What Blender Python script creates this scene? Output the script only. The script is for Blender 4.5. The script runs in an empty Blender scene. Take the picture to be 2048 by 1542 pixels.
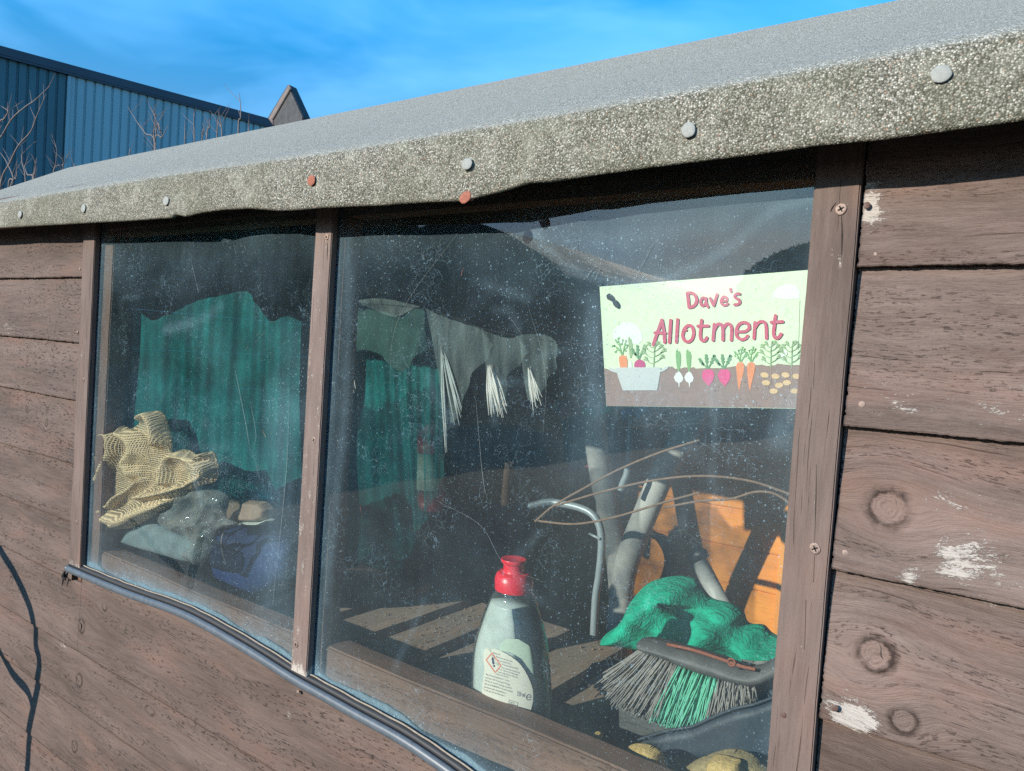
import bpy, bmesh, math, random
import numpy as np
from mathutils import Vector, Matrix
random.seed(7); rng = np.random.RandomState(11)
SC = bpy.context.scene
COL = SC.collection

# ---------------------------------------------------------------- camera
F_ = 1500.0; CX, CY = 1024.0, 771.0; CD = 0.73          # photograph is 2048 x 1542
_h = np.array([-2074, -196, 1500.0]); X_ = -_h/np.linalg.norm(_h)
Z_ = np.array([.064, -1, -.036]); Z_ -= Z_.dot(X_)*X_; Z_ /= np.linalg.norm(Z_)
Y_ = np.cross(Z_, X_)
RW = np.array([X_, Y_, Z_]); CAM = np.array([0, -CD, 0.0])
cam = bpy.data.objects.new('camera', bpy.data.cameras.new('camera')); COL.objects.link(cam)
right = RW @ np.array([1, 0, 0]); up = RW @ np.array([0, -1, 0]); back = RW @ np.array([0, 0, -1])
M = Matrix(((right[0], up[0], back[0], CAM[0]), (right[1], up[1], back[1], CAM[1]), (right[2], up[2], back[2], CAM[2]), (0, 0, 0, 1)))
cam.matrix_world = M
cam.data.sensor_fit = 'HORIZONTAL'; cam.data.sensor_width = 36; cam.data.lens = 36*F_/2048
cam.data.clip_start = .02; cam.data.clip_end = 2000
SC.camera = cam

# ---------------------------------------------------------------- light
SUNDIR = Vector((.38, 1.0, -.385)).normalized()          # travel direction of the light
sun = bpy.data.objects.new('sun', bpy.data.lights.new('sun', 'SUN')); COL.objects.link(sun)
sun.data.energy = 5.0; sun.data.angle = math.radians(.53); sun.data.color = (1, .91, .79)
sun.rotation_euler = SUNDIR.to_track_quat('-Z', 'Y').to_euler()
SC.world = bpy.data.worlds.new('World'); SC.world.use_nodes = True
wt = SC.world.node_tree; wt.nodes.clear()
wo = wt.nodes.new('ShaderNodeOutputWorld'); wb = wt.nodes.new('ShaderNodeBackground')
sky = wt.nodes.new('ShaderNodeTexSky'); sky.sky_type = 'NISHITA'; sky.sun_disc = False
ts = -SUNDIR
sky.sun_elevation = math.asin(ts.z); sky.sun_rotation = math.atan2(ts.x, ts.y)
sky.air_density = 1.0; sky.dust_density = .35; sky.ozone_density = 3.0
wb.inputs[1].default_value = .11
# thin cirrus streaks
tc = wt.nodes.new('ShaderNodeTexCoord'); mp = wt.nodes.new('ShaderNodeMapping')
mp.inputs['Rotation'].default_value = (.15, -.5, .35); mp.inputs['Scale'].default_value = (1.1, 3.2, 7.0)
nz = wt.nodes.new('ShaderNodeTexNoise'); nz.inputs['Scale'].default_value = 1.3; nz.inputs['Detail'].default_value = 4; nz.inputs['Roughness'].default_value = .5; nz.inputs['Distortion'].default_value = .5
cr = wt.nodes.new('ShaderNodeValToRGB'); cr.color_ramp.elements[0].position = .38; cr.color_ramp.elements[1].position = .78
cr.color_ramp.elements[1].color = (.62, .62, .62, 1)
mx = wt.nodes.new('ShaderNodeMix'); mx.data_type = 'RGBA'
tint = wt.nodes.new('ShaderNodeMix'); tint.data_type = 'RGBA'; tint.blend_type = 'MULTIPLY'; tint.inputs[0].default_value = 1
sx_ = wt.nodes.new('ShaderNodeSeparateXYZ'); mr = wt.nodes.new('ShaderNodeMapRange'); mr.inputs[1].default_value = .16; mr.inputs[2].default_value = .40
tm = wt.nodes.new('ShaderNodeMix'); tm.data_type = 'RGBA'; tm.inputs[6].default_value = (.95, .92, .88, 1); tm.inputs[7].default_value = (.03, 1.50, 2.1, 1)
L = wt.links
L.new(tc.outputs['Generated'], mp.inputs[0]); L.new(mp.outputs[0], nz.inputs[0]); L.new(nz.outputs[0], cr.inputs[0])
L.new(sky.outputs[0], tint.inputs[6]); L.new(tc.outputs['Generated'], sx_.inputs[0]); L.new(sx_.outputs[2], mr.inputs[0]); L.new(mr.outputs[0], tm.inputs[0]); L.new(tm.outputs[2], tint.inputs[7])
L.new(tint.outputs[2], mx.inputs[6]); mx.inputs[7].default_value = (2.6, 6.6, 12.0, 1)
L.new(cr.outputs[0], mx.inputs[0]); L.new(mx.outputs[2], wb.inputs[0]); L.new(wb.outputs[0], wo.inputs[0])
SC.view_settings.view_transform = 'Standard'; SC.view_settings.look = 'None'
SC.view_settings.exposure = .40; SC.view_settings.gamma = 1
SC.cycles.max_bounces = 10; SC.cycles.transparent_max_bounces = 24; SC.cycles.diffuse_bounces = 3
SC.cycles.glossy_bounces = 3; SC.cycles.transmission_bounces = 6
SC.cycles.caustics_reflective = False; SC.cycles.caustics_refractive = False
SC.cycles.use_denoising = False

# ---------------------------------------------------------------- pixel rays
def ray(px, py): return RW @ np.array([(px-CX)/F_, (py-CY)/F_, 1.0])
def at(px, py, y=0.0):
    r = ray(px, py); return CAM + (y+CD)/r[1]*r
def atz(px, py, z):
    r = ray(px, py); return CAM + z/r[2]*r
def atv(PX, PY, y):                                       # vectorised
    r = np.stack([(PX-CX)/F_, (PY-CY)/F_, np.ones_like(PX)], -1) @ RW.T
    t = (y+CD)/r[..., 1]; return CAM + t[..., None]*r

# ---------------------------------------------------------------- materials
class N:
    def __init__(s, name):
        s.m = bpy.data.materials.new(name); s.m.use_nodes = True; s.t = s.m.node_tree; s.t.nodes.clear()
        s.out = s.n('ShaderNodeOutputMaterial')
    def n(s, typ, **kw):
        nd = s.t.nodes.new(typ)
        for k, v in kw.items(): setattr(nd, k, v)
        return nd
    def l(s, a, b): s.t.links.new(a, b)
    def setin(s, nd, i, v):
        if v is None: return
        if hasattr(v, 'is_output'): s.l(v, nd.inputs[i])
        else: nd.inputs[i].default_value = v
    def math(s, op, a, b=None, c=None, clamp=False):
        nd = s.n('ShaderNodeMath', operation=op, use_clamp=clamp)
        s.setin(nd, 0, a); s.setin(nd, 1, b); s.setin(nd, 2, c); return nd.outputs[0]
    def vmul(s, v, k):
        nd = s.n('ShaderNodeVectorMath', operation='MULTIPLY'); s.l(v, nd.inputs[0]); nd.inputs[1].default_value = k; return nd.outputs[0]
    def noise(s, v, scale=1.0, detail=2.0, rough=.5, dist=0.0, out=0):
        nd = s.n('ShaderNodeTexNoise'); s.setin(nd, 0, v); nd.inputs['Scale'].default_value = scale
        nd.inputs['Detail'].default_value = detail; nd.inputs['Roughness'].default_value = rough; nd.inputs['Distortion'].default_value = dist
        return nd.outputs[out]
    def voro(s, v, scale, feature='F1', out='Distance', rnd=1.0):
        nd = s.n('ShaderNodeTexVoronoi', feature=feature); s.setin(nd, 0, v); nd.inputs['Scale'].default_value = scale
        nd.inputs['Randomness'].default_value = rnd
        return nd.outputs[out]
    def ramp(s, f, stops, interp='LINEAR'):
        nd = s.n('ShaderNodeValToRGB'); s.l(f, nd.inputs[0]); e = nd.color_ramp.elements; nd.color_ramp.interpolation = interp
        while len(e) < len(stops): e.new(.5)
        for i, (p, c) in enumerate(stops):
            e[i].position = p; e[i].color = (c, c, c, 1) if not isinstance(c, tuple) else (*c, 1)
        return nd.outputs[0]
    def mix(s, f, a, b, mode='MIX'):
        nd = s.n('ShaderNodeMix', data_type='RGBA', blend_type=mode)
        s.setin(nd, 0, f)
        for i, c in ((6, a), (7, b)):
            if isinstance(c, tuple): c = (*c, 1)
            s.setin(nd, i, c)
        return nd.outputs[2]
    def attr(s, name, out='Fac'):
        return s.n('ShaderNodeAttribute', attribute_name=name).outputs[out]
    def pos(s): return s.n('ShaderNodeTexCoord').outputs['Object']
    def bump(s, h, strength=.5, dist=.001, normal=None):
        nd = s.n('ShaderNodeBump'); s.l(h, nd.inputs['Height']); nd.inputs['Strength'].default_value = strength
        nd.inputs['Distance'].default_value = dist
        if normal is not None: s.l(normal, nd.inputs['Normal'])
        return nd.outputs[0]
    def pbr(s, color, rough=.7, metal=0.0, normal=None, spec=None, **kw):
        nd = s.n('ShaderNodeBsdfPrincipled')
        s.setin(nd, 'Base Color', (*color, 1) if isinstance(color, tuple) else color)
        s.setin(nd, 'Roughness', rough); s.setin(nd, 'Metallic', metal)
        if spec is not None: s.setin(nd, 'Specular IOR Level', spec)
        if normal is not None: s.l(normal, nd.inputs['Normal'])
        for k, v in kw.items(): s.setin(nd, k, v)
        return nd.outputs[0]
    def mixs(s, f, a, b):
        nd = s.n('ShaderNodeMixShader'); s.setin(nd, 0, f); s.l(a, nd.inputs[1]); s.l(b, nd.inputs[2]); return nd.outputs[0]
    def done(s, sh): s.l(sh, s.out.inputs[0]); return s.m

def simple(name, col, rough=.6, metal=0.0, var=.25, scale=60, bump=.2, bdist=.001, spec=None, **kw):
    m = N(name); p = m.pos()
    n1 = m.noise(p, scale, 4, .6); n2 = m.noise(p, scale*6, 2)
    f = m.math('MULTIPLY_ADD', n1, .7, m.math('MULTIPLY', n2, .3))
    lo = tuple(c*(1-var) for c in col); hi = tuple(min(1, c*(1+var)) for c in col)
    c = m.ramp(f, [(.3, lo), (.7, hi)])
    return m.done(m.pbr(c, rough, metal, m.bump(f, bump, bdist), spec, **kw))

def painted_wood(name, lo, hi, worn=(.50, .45, .39), base_wear=0.0, amp=1.0, dash=1.0, gloss=.55, dsc=(120, 620)):
    m = N(name)
    gc = m.attr('gc', 'Vector'); wear = m.attr('wear'); kp = m.pos(); kn = m.math('MULTIPLY_ADD', m.noise(kp, 130, 3, .6), .13, m.math('ADD', m.attr('knot'), -.065))
    big = m.noise(m.vmul(gc, (3, 14, 1)), 1, 3, .55)
    mid = m.noise(m.vmul(gc, (14, 160, 1)), 1, 4, .62)
    fine = m.noise(m.vmul(gc, (dsc[0], dsc[1], 7)), 1, 4, .62)
    hair = m.noise(m.vmul(gc, (45, 1500, 3)), 1, 2, .6)
    iso = m.noise(m.vmul(gc, (900, 900, 9)), 1, 3, .6)
    band = m.ramp(m.noise(m.vmul(gc, (1.8, 42, 2)), 1, 2, .5), [(.44, 0.0), (.56, 1.0)])
    # short dark gouges along the grain in the rough bands
    dashm = m.math('MULTIPLY', m.ramp(fine, [(.36, 1.0), (.42, 0.0)]), m.math('MULTIPLY_ADD', band, .85*dash, .1*dash))
    cracks = m.ramp(m.noise(m.vmul(gc, (10, 420, 5)), 1, 2, .5), [(.27, 1.0), (.31, 0.0)])
    # knots: dark halo at r = 1, ring at .6
    halo = m.math('MULTIPLY', m.ramp(kn, [(.19, 0.0), (.25, .9), (.29, .55), (.38, 0.0)]), m.ramp(m.noise(kp, 42, 3, .6), [(.36, .12), (.60, .75)]), None)
    core = m.ramp(kn, [(.0, 1.0), (.02, .2), (.22, .35), (.27, 0.0)])
    h = m.math('MULTIPLY_ADD', mid, .9*amp, m.math('MULTIPLY', hair, .35*amp))
    h = m.math('MULTIPLY_ADD', iso, .22, h)
    h = m.math('MULTIPLY_ADD', dashm, -1.1, h)
    h = m.math('MULTIPLY_ADD', cracks, -.8, h)
    h = m.math('MULTIPLY_ADD', halo, -1.6, h)
    h = m.math('MULTIPLY_ADD', core, -.3, h)
    h = m.math('MULTIPLY_ADD', m.math('MULTIPLY', m.math('SINE', m.math('MULTIPLY', kn, 95.0)), core), .45, h)
    h = m.math('MULTIPLY_ADD', m.math('MULTIPLY', m.noise(kp, 700, 3, .7), core), .9, h)
    tone = m.math('MULTIPLY_ADD', big, .60, m.math('MULTIPLY_ADD', mid, .35, m.math('MULTIPLY', iso, .15)))
    c = m.ramp(tone, [(.40, lo), (.70, hi)])
    c = m.mix(m.math('MULTIPLY', m.ramp(m.noise(m.vmul(gc, (6, 24, 4)), 1, 3), [(.52, 0.0), (.75, 1.0)]), .5), c, tuple(x*1.05 for x in (hi[0]*1.12, hi[1]*.86, hi[2]*.74)))
    dk = m.math('MINIMUM', m.math('ADD', m.math('MULTIPLY', dashm, .8), m.math('MULTIPLY_ADD', cracks, .6, m.math('MULTIPLY', halo, 1.9))), .9)
    c = m.mix(dk, c, (lo[0]*.35, lo[1]*.28, lo[2]*.25))
    wn = m.math('MULTIPLY_ADD', m.noise(m.vmul(gc, (330, 1100, 2)), 1, 4, .75), 1.25, m.math('MULTIPLY_ADD', m.noise(m.vmul(gc, (70, 260, 2)), 1, 3), .6, m.math('MULTIPLY_ADD', m.noise(m.vmul(gc, (28, 75, 6)), 1, 3, .6), .8, -.4)))
    wf = m.ramp(m.math('ADD', m.math('ADD', wear, wn), base_wear-.93), [(.46, 0.0), (.54, 1.0)])
    c = m.mix(m.math('MULTIPLY', wf, .85), c, worn)
    h = m.math('MULTIPLY_ADD', wf, -.35, h)
    # fine pale hairs of raised grain
    ph = m.math('MULTIPLY', m.ramp(hair, [(.66, 0.0), (.76, 1.0)]), m.math('MULTIPLY', band, .35))
    c = m.mix(ph, c, (worn[0]*.7, worn[1]*.62, worn[2]*.55))
    return m.done(m.pbr(c, m.math('MULTIPLY_ADD', iso, .3, gloss), 0, m.bump(h, .8, .0011), .35))

MB = {}
MB['board'] = painted_wood('painted weatherboard', (.070, .048, .039), (.158, .112, .095), amp=2.0, base_wear=.03, dsc=(75, 300))
MB['board_right'] = painted_wood('rough painted weatherboard', (.076, .051, .041), (.205, .150, .130), worn=(.46, .42, .38), base_wear=.10, amp=2.8, dsc=(110, 520), dash=.7)
MB['batten'] = painted_wood('painted batten', (.088, .060, .050), (.182, .134, .116), base_wear=.17, amp=1.3, dash=.06)
MB['old_mullion'] = painted_wood('peeling painted batten', (.108, .076, .066), (.216, .160, .140), base_wear=.27, amp=1.2, dash=.08)
MB['inner'] = painted_wood('brown framing timber', (.13, .075, .055), (.27, .17, .13), worn=(.42, .25, .2), base_wear=.02, amp=.8, dash=.6)
MB['slat'] = painted_wood('dusty timber slat', (.27, .195, .145), (.45, .335, .26), worn=(.5, .42, .34), base_wear=.03, amp=1.0, dash=.6, gloss=.8)
MB['dark_board'] = painted_wood('grey offcut', (.07, .075, .075), (.12, .125, .12), worn=(.25, .25, .24), amp=.8, dash=.4)
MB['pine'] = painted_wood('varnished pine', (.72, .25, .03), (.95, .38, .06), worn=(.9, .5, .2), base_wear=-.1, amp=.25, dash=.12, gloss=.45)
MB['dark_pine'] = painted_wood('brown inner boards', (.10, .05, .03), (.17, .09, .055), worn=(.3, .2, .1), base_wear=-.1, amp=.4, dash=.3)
MB['finial'] = simple('flaking black paint', (.022, .024, .028), .6, var=.9, scale=28, bump=.8, bdist=.004)

def felt():
    m = N('mineral roofing felt'); p = m.pos()
    sq = m.n('ShaderNodeMapping'); m.l(p, sq.inputs[0])
    v = m.n('ShaderNodeTexVoronoi', feature='F1'); m.l(p, v.inputs[0]); v.inputs['Scale'].default_value = 620
    v2 = m.n('ShaderNodeTexVoronoi', feature='F1'); m.l(p, v2.inputs[0]); v2.inputs['Scale'].default_value = 1100
    bw = m.n('ShaderNodeSeparateColor'); m.l(v.outputs['Color'], bw.inputs[0])
    c = m.ramp(bw.outputs[0], [(0, (.11, .107, .088)), (.2, (.20, .195, .165)), (.5, (.33, .325, .28)), (.78, (.47, .46, .41)), (.93, (.78, .76, .70)), (1, (.42, .25, .17))])
    c = m.mix(m.ramp(v.outputs['Distance'], [(.25, 0.0), (.75, .8)]), c, (.035, .032, .022))
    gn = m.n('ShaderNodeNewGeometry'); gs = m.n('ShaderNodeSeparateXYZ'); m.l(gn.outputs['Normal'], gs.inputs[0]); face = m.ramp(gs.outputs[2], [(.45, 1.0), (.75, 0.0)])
    moss_shade = m.math('MULTIPLY', m.ramp(m.noise(p, 9, 4, .6), [(.42, .05), (.75, .42)]), face)  # moss kept to the steep face, shade on that face included in it
    c = m.mix(m.math('MULTIPLY', face, .5), c, (.80, .79, .74), 'MULTIPLY')  # steep face darkened in the colour, standing in for shade
    c = m.mix(moss_shade, c, (.27, .27, .19), 'MULTIPLY')
    c = m.mix(m.math('MULTIPLY', moss_shade, .5), c, (.26, .27, .18))
    pale = m.math('MAXIMUM', m.ramp(m.noise(p, 30, 3, .6), [(.5, 0.0), (.8, .25)]), m.math('MULTIPLY_ADD', face, -.18, .18))  # flat top paled in the colour for its lighter grazing look
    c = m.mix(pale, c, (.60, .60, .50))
    h = m.math('SUBTRACT', m.math('MULTIPLY_ADD', bw.outputs[1], .6, m.math('MULTIPLY', m.noise(p, 1400, 2), .3)), m.math('MULTIPLY', v.outputs['Distance'], 1.2))
    h = m.math('MULTIPLY_ADD', v2.outputs['Distance'], -.3, h)
    return m.done(m.pbr(c, .75, 0, m.bump(h, .7, .0009), .12))
MB['felt'] = felt()

def glass(name, scal=1.0):
    m = N(name); p = m.pos(); d = m.attr('dirt')
    sep = m.n('ShaderNodeSeparateXYZ'); m.l(p, sep.inputs[0])
    # specks of two sizes
    def specks(scale, lo, hi):
        v = m.n('ShaderNodeTexVoronoi', feature='F1'); m.l(p, v.inputs[0]); v.inputs['Scale'].default_value = scale
        s2 = m.n('ShaderNodeSeparateColor'); m.l(v.outputs['Color'], s2.inputs[0])
        r = m.math('MULTIPLY', m.math('POWER', s2.outputs[0], 5.0), .42)
        return m.math('SMOOTH_MIN', m.math('MULTIPLY', m.math('SUBTRACT', r, v.outputs['Distance'], None, True), hi), 1.0, .1)
    s1 = specks(620, 0, 9.0); s2 = specks(300, 0, 6.0)
    blot = m.noise(p, 7, 5, .62)
    vs = m.noise(m.vmul(p, (95, 1, 5.0)), 1, 3, .65)
    sc = m.ramp(m.noise(m.vmul(p, (260, 1, 16.0)), 1, 2, .5), [(.66, 0.0), (.78, 1.0)])
    # water marks: thin wobbly rings
    wv = m.n('ShaderNodeTexVoronoi', feature='DISTANCE_TO_EDGE'); m.l(m.noise(p, 14, 3, .6, 0, 1), wv.inputs[0]); wv.inputs['Scale'].default_value = 9
    ring = m.math('MULTIPLY', m.ramp(wv.outputs['Distance'], [(.0, 1.0), (.018, 0.0)]), m.ramp(m.noise(p, 11, 2), [(.53, 0.0), (.6, 1.0)]))
    veil = m.math('MULTIPLY', m.ramp(blot, [(.25, .35), (.75, 1.3)]), m.ramp(vs, [(.3, .88), (.7, 1.12)]))
    veil = m.math('MULTIPLY', veil, m.math('MULTIPLY_ADD', m.noise(p, 900, 2, .7), 1.1, .45))
    dirt = m.math('MULTIPLY', veil, d)
    dens = m.math('MULTIPLY', m.math('MULTIPLY_ADD', d, 4.0, .15), m.ramp(m.noise(p, 5, 3, .6), [(.38, .25), (.62, 1.5)]))
    dirt = m.math('MULTIPLY_ADD', m.math('MULTIPLY', s1, dens, None, True), .55, dirt)
    dirt = m.math('MULTIPLY_ADD', m.math('MULTIPLY', s2, dens, None, True), .5, dirt)
    dirt = m.math('MULTIPLY_ADD', m.math('MULTIPLY', sc, d), .2, dirt)
    dirt = m.math('MULTIPLY_ADD', ring, .22, dirt)
    dirt = m.math('MINIMUM', dirt, .92)
    wav = m.noise(m.vmul(p, (3.2, 1, 2.2)), 1, 2, .45)
    nb = m.bump(wav, .04, .05)
    tr = m.n('ShaderNodeBsdfTransparent'); tr.inputs[0].default_value = (.86, .93, .93, 1)
    gl = m.n('ShaderNodeBsdfGlossy'); gl.inputs['Roughness'].default_value = .015; m.l(nb, gl.inputs['Normal'])
    fr = m.n('ShaderNodeFresnel'); fr.inputs[0].default_value = 1.49
    clear = m.mixs(m.math('MULTIPLY', fr.outputs[0], 3.0, None, True), tr.outputs[0], gl.outputs[0])
    df = m.n('ShaderNodeBsdfDiffuse'); df.inputs[0].default_value = (.30, .46, .55, 1)
    return m.done(m.mixs(dirt, clear, df.outputs[0]))
MB['glass'] = glass('dusty acrylic glazing')

def film(name, col, op, rough=.12):
    m = N(name); p = m.pos()
    tr = m.n('ShaderNodeBsdfTransparent'); tr.inputs[0].default_value = (*[min(1, .75+.25*c) for c in col], 1)
    df = m.n('ShaderNodeBsdfDiffuse'); df.inputs[0].default_value = (*col, 1)
    tl = m.n('ShaderNodeBsdfTranslucent'); tl.inputs[0].default_value = (*col, 1)
    ds = m.mixs(.4, df.outputs[0], tl.outputs[0])
    gl = m.n('ShaderNodeBsdfGlossy'); gl.inputs['Roughness'].default_value = rough
    fz = m.n('ShaderNodeLayerWeight'); fz.inputs[0].default_value = .35
    a = m.math('MULTIPLY_ADD', m.noise(p, 40, 3, .6), .5, m.math('MULTIPLY', fz.outputs['Facing'], .6))
    a = m.math('MULTIPLY', a, op*1.6, None, True)
    b = m.mixs(a, tr.outputs[0], ds)
    fr = m.n('ShaderNodeFresnel'); fr.inputs[0].default_value = 1.5
    nb = m.bump(m.noise(p, 60, 3, .6), .5, .004)
    m.l(nb, gl.inputs['Normal'])
    return m.done(m.mixs(m.math('MULTIPLY', fr.outputs[0], 1.5, None, True), b, gl.outputs[0]))
MB['polythene'] = film('cloudy polythene', (.62, .72, .72), .85, .2)
def veil_mat():
    m = N('milky torn polythene'); p = m.pos(); tr = m.n('ShaderNodeBsdfTransparent'); df = m.n('ShaderNodeBsdfDiffuse'); df.inputs[0].default_value = (.42, .52, .50, 1)
    tl = m.n('ShaderNodeBsdfTranslucent'); tl.inputs[0].default_value = (.42, .52, .50, 1)
    f = m.ramp(m.noise(m.vmul(p, (60, 10, 12)), 1, 4, .6), [(.35, .14), (.68, .38)])
    return m.done(m.mixs(f, tr.outputs[0], m.mixs(.3, df.outputs[0], tl.outputs[0])))
MB['curtain'] = veil_mat()
MB['bag'] = film('clear plastic bag', (.72, .80, .78), .42, .06)
MB['bag_blue'] = film('pale blue plastic bag', (.45, .62, .66), .9, .12)
MB['bottle'] = film('grey green bottle plastic', (.70, .78, .76), .15, .07)

def weave(name, lo, hi, sc=330, holes=.0, dist=.35):
    m = N(name); uv = m.attr('gc', 'Vector')
    a = m.n('ShaderNodeTexWave', wave_type='BANDS', bands_direction='X'); m.l(uv, a.inputs[0]); a.inputs['Scale'].default_value = sc/6.28; a.inputs['Distortion'].default_value = dist; a.inputs['Detail Scale'].default_value = 8
    b = m.n('ShaderNodeTexWave', wave_type='BANDS', bands_direction='Y'); m.l(uv, b.inputs[0]); b.inputs['Scale'].default_value = sc/6.28; b.inputs['Distortion'].default_value = dist; b.inputs['Detail Scale'].default_value = 8
    k = m.math('MAXIMUM', a.outputs['Fac'], b.outputs['Fac'])
    n1 = m.noise(uv, 90, 3)
    c = m.ramp(m.math('MULTIPLY_ADD', n1, .3, m.math('MULTIPLY', k, .7)), [(.3, lo), (.75, hi)])
    sh = m.pbr(c, .9, 0, m.bump(k, .9, .0016), .2)
    tr = m.n('ShaderNodeBsdfTransparent')
    if holes: sh = m.mixs(m.ramp(m.math('MULTIPLY_ADD', m.attr('wear'), .62, k), [(holes+.60, 1.0), (holes+.72, 0.0)]), sh, tr.outputs[0])
    return m.done(sh)
MB['burlap'] = weave('tan loose weave hessian', (.40, .30, .16), (.95, .73, .44), 520, .20)
def cloth_mat():
    m = N('green crumpled cloth'); p = m.pos(); rb = m.noise(m.vmul(p, (900, 300, 60)), 1, 2, .5); cr = m.noise(p, 38, 5, .65, .6); c = m.ramp(m.noise(p, 25, 4, .6), [(.3, (.001, .36, .22)), (.7, (.006, .56, .35))])
    return m.done(m.pbr(c, .75, 0, m.bump(m.math('MULTIPLY_ADD', cr, 4.0, m.math('MULTIPLY', rb, .35)), .8, .0035), .25))
MB['green_cloth'] = cloth_mat()

def tarp():
    m = N('dark green shade netting'); p = m.pos()
    f = m.noise(m.vmul(p, (30, 30, 3)), 1, 4, .6)
    c = m.ramp(f, [(.3, (.002, .13, .13)), (.7, (.008, .27, .26))])
    tr = m.n('ShaderNodeBsdfTransparent'); return m.done(m.mixs(m.ramp(m.noise(p, 13, 4, .65), [(.32, .30), (.68, .72)]), m.pbr(c, .8, 0, m.bump(f, .4, .01), .2), tr.outputs[0]))
MB['tarp'] = tarp()
MB['sheet_green'] = simple('grass green sheet', (.02, .25, .06), .5, var=.3, scale=20)

def cladding(name, col):
    m = N(name); p = m.pos()
    f = m.noise(m.vmul(p, (.8, .8, .15)), 1, 4, .6)
    c = m.ramp(f, [(.3, tuple(x*.85 for x in col)), (.7, tuple(x*1.12 for x in col))])
    return m.done(m.pbr(c, .45, 0, None, .5))
MB['clad'] = cladding('blue grey steel cladding', (.28, .48, .52))
MB['clad_dark'] = cladding('dark green steel cladding', (.05, .15, .18))  # darker colour for the left stretch of the same wall
MB['clad_trim'] = cladding('dark trim steel', (.03, .06, .09))
MB['rubber'] = simple('blue grey rubber seal', (.085, .105, .125), .42, var=.25, scale=90, bump=.15)
MB['rubber_dark'] = simple('black rubber groove', (.02, .021, .024), .6)
MB['lip'] = simple('cream sealant lip', (.26, .22, .17), .7, var=.3, scale=140)
MB['sealant'] = simple('pale grey sealant', (.10, .17, .22), .6, var=.35, scale=50)
MB['galv'] = simple('galvanised steel', (.27, .28, .26), .7, .0, var=.2, scale=300)
MB['rust'] = simple('rust', (.30, .10, .06), .85, var=.4, scale=500, bump=.6)
MB['brown_head'] = simple('painted nail head', (.10, .055, .045), .6, var=.3, scale=600)
MB['screw'] = simple('dull screw steel', (.26, .19, .16), .5, .4, var=.4, scale=700, bump=.6)
MB['black'] = simple('black plastic', (.012, .013, .016), .5)
MB['black_wood'] = simple('dark hollow', (.015, .012, .01), .9)
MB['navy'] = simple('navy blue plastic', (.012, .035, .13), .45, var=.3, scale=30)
MB['teal'] = simple('teal blue plastic', (.0, .22, .36), .4)
MB['foam'] = simple('grey pipe foam', (.50, .49, .455), .95, var=.14, scale=250, bump=.6)
MB['metal_grey'] = simple('grey painted tube', (.33, .38, .40), .4, .2, var=.12, scale=100)
MB['light_handle'] = simple('pale grey handle', (.42, .42, .40), .5)
MB['cane'] = simple('weathered cane', (.24, .15, .10), .8, var=.3, scale=80)
MB['cream_tube'] = simple('cream hose', (.45, .50, .44), .5)
MB['hose_green'] = simple('grey green hose', (.20, .26, .20), .5)
MB['white_pl'] = simple('off white plastic', (.75, .72, .66), .4, var=.08)
MB['red'] = simple('red plastic', (.34, .008, .015), .4, var=.12)
MB['cap_red'] = simple('bright red cap plastic', (.85, .012, .035), .35, var=.05, bump=.03)
MB['green_clip'] = simple('green clip plastic', (.01, .42, .25), .4)
MB['blue_clip'] = simple('blue clip plastic', (.01, .2, .5), .4)
MB['brush_head'] = simple('grey plastic brush head', (.115, .115, .115), .6, var=.3, scale=50)
MB['bristle_grey'] = simple('grey bristle', (.30, .28, .26), .6, var=.3, scale=200)
MB['bristle_green'] = simple('mint green bristle', (.16, .58, .40), .6, var=.25, scale=200)
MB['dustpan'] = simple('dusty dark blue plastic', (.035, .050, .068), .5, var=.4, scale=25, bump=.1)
MB['sponge'] = simple('yellow fleece', (.66, .46, .17), .95, var=.25, scale=220, bump=1, bdist=.003)
MB['fleece'] = simple('tan fleece', (.38, .29, .14), .95, var=.35, scale=220, bump=1, bdist=.003)
MB['cardboard'] = simple('brown reel', (.30, .22, .16), .7, var=.2)
MB['paper'] = simple('off white paper label', (.72, .70, .60), .6, var=.05, bump=.02)
MB['ink'] = simple('dark blue print', (.03, .025, .08), .6, var=.1)
MB['ink_grey'] = simple('grey print', (.13, .12, .14), .6, var=.1)
MB['ink_red'] = simple('red orange print', (.75, .22, .13), .6, var=.1)
MB['back_label'] = simple('pale green back label', (.50, .62, .50), .6, var=.1, bump=.02)
MB['liquid'] = simple('grey green liquid', (.74, .82, .79), .3, var=.2, scale=15, bump=.02)
MB['twig'] = simple('pale twig', (.17, .14, .13), .8, var=.3, scale=40)
MB['leaf'] = simple('dark foliage', (.03, .05, .02), .7, var=.5, scale=3)
MB['trunk'] = simple('bark', (.06, .045, .035), .9)
MB['soil'] = simple('allotment soil', (.10, .075, .05), .95, var=.4, scale=4)
MB['net'] = simple('dark green tunnel cover', (.02, .04, .03), .7, var=.3, scale=3)
MB['floor'] = simple('dark floor', (.05, .04, .035), .9, var=.3, scale=12)
MB['dust_line'] = simple('dried dusty streak', (.38, .42, .42), .8, var=.2, scale=200)
MB['fray_grey'] = simple('greyish frayed plastic', (.42, .46, .44), .6)
MB['netting_shade'] = simple('dark green of shaded netting', (.008, .050, .040), .8, var=.3, scale=25)  # dark colour standing in for shade on the netting top
MB['insect'] = simple('dark dead insect', (.05, .05, .06), .8)

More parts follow.
